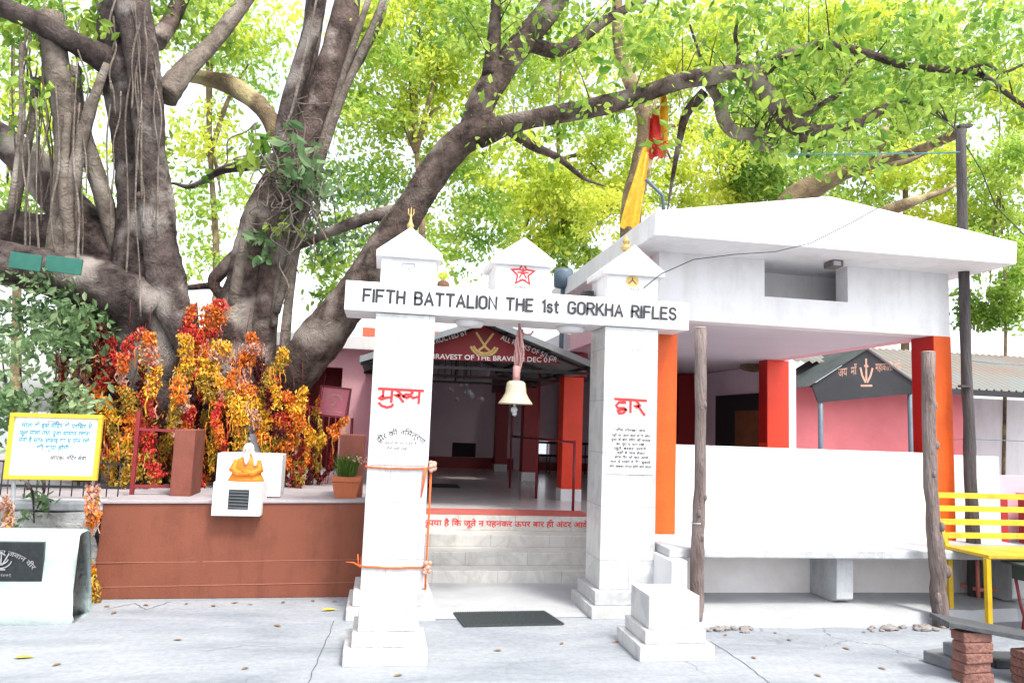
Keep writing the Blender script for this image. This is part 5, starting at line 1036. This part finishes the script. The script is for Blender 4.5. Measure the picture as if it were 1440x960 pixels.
# ================================================================== GARLANDS
def garland(x, y0, y1, w, cols, Yv, sway=4, dens=1.0, base=.029, slant=0):
    b = MB(); keys = list(dict.fromkeys(cols)); mats = [M_g[k] for k in keys]; byk = {k: [] for k in keys}
    p0, p1 = P(x, y0, Yv), P(x+slant, y1, Yv); L = p0[2]-p1[2]; r = px(w, Yv)/2
    # limp ragged bunches tied one below the other on a cord that wanders as it hangs
    z = 0.0; j = 0; ph = random.uniform(0, 6.28); ph2 = random.uniform(0, 6.28)
    def axis(zz): f = zz/L; return px(sway, Yv)*(math.sin(f*4+ph)+.5*math.sin(f*9+ph2)), .04*math.sin(f*5+ph2)
    while z < L-.02:
        h = random.uniform(.07, .26); h = min(h, L-z+.04); k0 = cols[j % len(cols)] if random.random() < .6 else random.choice(cols)
        f0 = (z+h/2)/L; env = min(1, .75+f0*2)*min(1, .30+(1-f0)*2.6)
        wd = r*random.uniform(.45, 1.3)*env; ox = random.uniform(-.5, .5)*r*env
        n = int(dens*(h*1000)*(wd*100)*.20)+8; u = RNG.uniform(0, 1, n); a = RNG.uniform(0, 6.28, n)
        rr = wd*(.78+.3*np.sin(u*19+j*2.1+ph))*np.sqrt(RNG.uniform(.03, 1, n))*np.clip(.7+u*2, 0, 1)
        for q in range(n):
            zz = z+u[q]*h*1.2; ax_, ay_ = axis(min(zz, L)); k = k0 if RNG.uniform() < .78 else random.choice(cols)
            byk[k].append((p0[0]+(p1[0]-p0[0])*zz/L+ax_+ox+rr[q]*math.cos(a[q])+RNG.normal(0, .007), Yv+ay_+rr[q]*math.sin(a[q])*.7, p0[2]-zz+RNG.normal(0, .012)))
        z += h*random.uniform(.7, 1.15); j += 1
    for mi, k in enumerate(keys):
        if byk[k]:
            b.cur = mi; C = np.array(byk[k]); m_ = len(C)
            d = RNG.normal(size=(m_,3))*np.array([.8,.8,1.0]); d[:,2] -= 1.5; d /= np.linalg.norm(d,axis=1)[:,None]; s_ = RNG.normal(size=(m_,3)); s_ -= d*(s_*d).sum(1)[:,None]; s_ /= np.linalg.norm(s_,axis=1)[:,None]; nn = np.cross(d, s_)
            L_ = base*RNG.uniform(.4,2.0,m_)[:,None]; wv = RNG.uniform(.16,.42,m_)[:,None]; V = np.empty((m_,5,3))
            V[:,0] = C-d*L_*.5; V[:,1] = C+s_*L_*wv+nn*L_*.25; V[:,2] = C+d*L_*.6+nn*L_*.1; V[:,3] = C-s_*L_*wv+nn*L_*.25; V[:,4] = C+nn*L_*-.12
            b.quads(V.reshape(-1,3), 5, [(0,1,4),(1,2,4),(2,3,4),(3,0,4)])
    for q in range(int(3+w*.18)):                       # ribbons and loose threads hanging free
        f = random.uniform(.25, .9); x_ = p0[0]+(p1[0]-p0[0])*f+random.uniform(-1.2, 1.2)*r; y_ = Yv-random.uniform(0, r); z_ = p0[2]-L*f; l = random.uniform(.08, .26); w_ = random.uniform(.002, .006); dx = random.uniform(-.03, .03)
        b.cur = random.randrange(len(keys)); vs = []
        for g_ in range(5): e = g_/4; vs += [(x_-w_+dx*e+.008*math.sin(e*7+f*9), y_-.02*math.sin(e*5), z_-l*e), (x_+w_+dx*e+.008*math.sin(e*7+f*9), y_-.02*math.sin(e*5)+.006, z_-l*e)]
        b.add(vs, [(2*g_, 2*g_+1, 2*g_+3, 2*g_+2) for g_ in range(4)])
    b.cur = len(mats); mats.append(M_g['maroon']); b.tube([p0+[random.uniform(-.05,.05),.08,.30], p0-[0,0,.02]], .0035, 5)
    return b.build('garland', mats, loc=tuple(p1))
GD = [  # photo x, top, bottom, width, colours, depth, kind
 (98,470,560,20,['maroon','pink','red'],8.75,'dull red'),(112,455,640,22,['gold','pink','maroon'],8.8,'dusty gold'),(126,452,540,22,['gold','pink','maroon'],8.7,'dusty gold'),(134,500,668,26,['maroon','red','orange'],8.6,'dull red'),
 (150,458,560,24,['maroon','red','scarlet'],8.75,'dull red'),(152,560,682,24,['orange','gold','yellow'],8.6,'gold'),(166,520,676,22,['red','maroon','gold'],8.65,'dull red'),(182,462,560,24,['red','orange','pink'],8.45,'bright red'),
 (184,545,684,28,['gold','yellow','orange'],8.5,'gold'),(200,485,640,20,['gold','maroon','orange'],8.75,'dusty gold'),(208,468,600,24,['orange','red','pink','yellow'],8.45,'orange'),(206,590,690,26,['red','scarlet','gold'],8.5,'bright red'),
 (224,580,690,22,['maroon','gold','red'],8.7,'dull red'),(238,620,690,22,['orange','maroon','gold'],8.9,'orange'),(252,470,640,26,['pink','gold','yellow'],8.5,'yellow'),(262,505,600,28,['yellow','gold','orange'],8.4,'yellow'),
 (268,570,690,24,['red','scarlet','orange'],8.6,'bright red'),(276,430,560,34,['orange','red','scarlet'],8.9,'bright red'),(298,422,520,36,['scarlet','orange','pink'],9.0,'bright red'),(290,490,640,26,['orange','yellow','gold'],8.6,'orange'),
 (300,560,690,26,['gold','maroon','yellow'],8.7,'gold'),(312,480,600,28,['orange','pink','yellow'],8.55,'orange'),(318,560,660,26,['scarlet','orange','red'],8.45,'bright red'),(332,520,680,28,['yellow','orange','gold'],8.5,'yellow'),
 (346,468,560,30,['pink','red','orange'],8.8,'pink'),(352,540,640,28,['orange','yellow','pink'],8.6,'orange'),(366,560,670,26,['gold','yellow','orange'],8.65,'gold'),(376,530,640,22,['red','orange','maroon'],8.8,'dull red'),
 (394,490,570,20,['yellow','gold','orange'],8.55,'yellow'),(400,552,660,36,['orange','orange','scarlet'],8.75,'orange'),(386,600,690,24,['maroon','red','gold'],8.7,'dull red'),(414,560,676,22,['gold','orange','maroon'],8.8,'gold'),
 (426,545,640,22,['yellow','orange','gold'],8.7,'yellow'),(428,620,690,20,['maroon','gold','red'],8.8,'dull red'),(446,590,664,12,['gold','yellow'],9.1,'gold'),(466,630,690,14,['red','maroon'],9.4,'bright red'),
 (342,640,700,26,['maroon','gold','orange'],9.0,'dull red'),(312,640,700,22,['red','gold','maroon'],9.0,'dull red'),(484,588,618,13,['gold','orange'],8.9,'dusty gold'),(452,560,700,11,['orange','gold','maroon'],9.3,'orange')]
for k in range(15):
    xx = 96+k*23+random.uniform(-6,6); GD.append((xx, random.uniform(500,545), random.uniform(675,698), random.uniform(17,26), random.choice([['maroon','maroon','red'],['maroon','gold','maroon'],['maroon','gold','orange']]), 9.0+random.uniform(0,.25), 'added dark maroon'))  # dark strands added behind to put black shade into the gaps
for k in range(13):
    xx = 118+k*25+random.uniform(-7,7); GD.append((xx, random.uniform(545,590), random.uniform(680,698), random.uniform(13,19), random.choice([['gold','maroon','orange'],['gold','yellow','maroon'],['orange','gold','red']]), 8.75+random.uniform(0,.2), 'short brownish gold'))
where = {}
objs = []
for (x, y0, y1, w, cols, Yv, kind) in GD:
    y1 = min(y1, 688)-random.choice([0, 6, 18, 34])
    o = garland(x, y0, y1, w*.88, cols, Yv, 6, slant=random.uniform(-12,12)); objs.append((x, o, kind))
ordn = ['leftmost', 'second from the left', 'third from the left', 'fourth from the left', 'fifth from the left', 'sixth from the left', 'seventh from the left', 'eighth from the left', 'ninth from the left', 'tenth from the left', 'eleventh from the left', 'twelfth from the left', 'thirteenth from the left', 'fourteenth from the left', 'fifteenth from the left', 'sixteenth from the left']
for kind in sorted(set(k for _, _, k in objs)):
    L_ = sorted([q for q in objs if q[2] == kind], key=lambda q: q[0])
    for i, (x, o, k) in enumerate(L_):
        tag(o, '%s tinsel garland hung under the banyan, %s of its colour' % (kind, ordn[i]), 'garland', 'tinsel garlands hung on the banyan')
for i, (x, y0, y1, w, Yv, cols, lab) in enumerate(((133,682,735,15,6.80,['orange','gold','pink'],'brown orange marigold garland hanging on the right pole of the yellow framed sign'),(10,700,750,14,6.78,['yellow','gold','pink'],'pale yellow garland hanging on the left pole of the sign'),(118,790,842,34,6.95,['gold','yellow','orange'],'heap of faded yellow garlands lying beside the mint plinth'),(104,795,838,26,7.0,['gold','maroon'],'dry brown garlands heaped between the mint plinth and the red wall'))):
    tag(garland(x, y0, y1, w, cols, Yv, 2, 1.6 if i < 2 else 1.2, .03), lab, 'garland')

for i, (x, y, s_) in enumerate(((250,900,.03),(390,880,.035),(560,950,.03),(700,915,.03),(160,862,.035),(300,852,.03),(1110,900,.03),(1190,912,.035),(1240,940,.03),(80,935,.03),(440,845,.03),(345,940,.026),(1060,925,.026),(790,905,.026),(1150,950,.03),(150,853,.028),(205,851,.03),(262,849,.024),(330,848,.03),(352,850,.022),(398,847,.028),(470,846,.024),(1020,893,.024),(1090,890,.022),(1260,886,.028),(1215,889,.022))):
    fallen(*Gd(x, y), s_, random.uniform(0, 6.28), 'small dry brown leaf lying on the grey concrete ground', M_dryleaf)
for o in bpy.data.objects:
    if o.name.startswith('fallen_leaf') and 'dry brown' in o.get('label', ''): o['group'] = 'dry leaves on the ground'
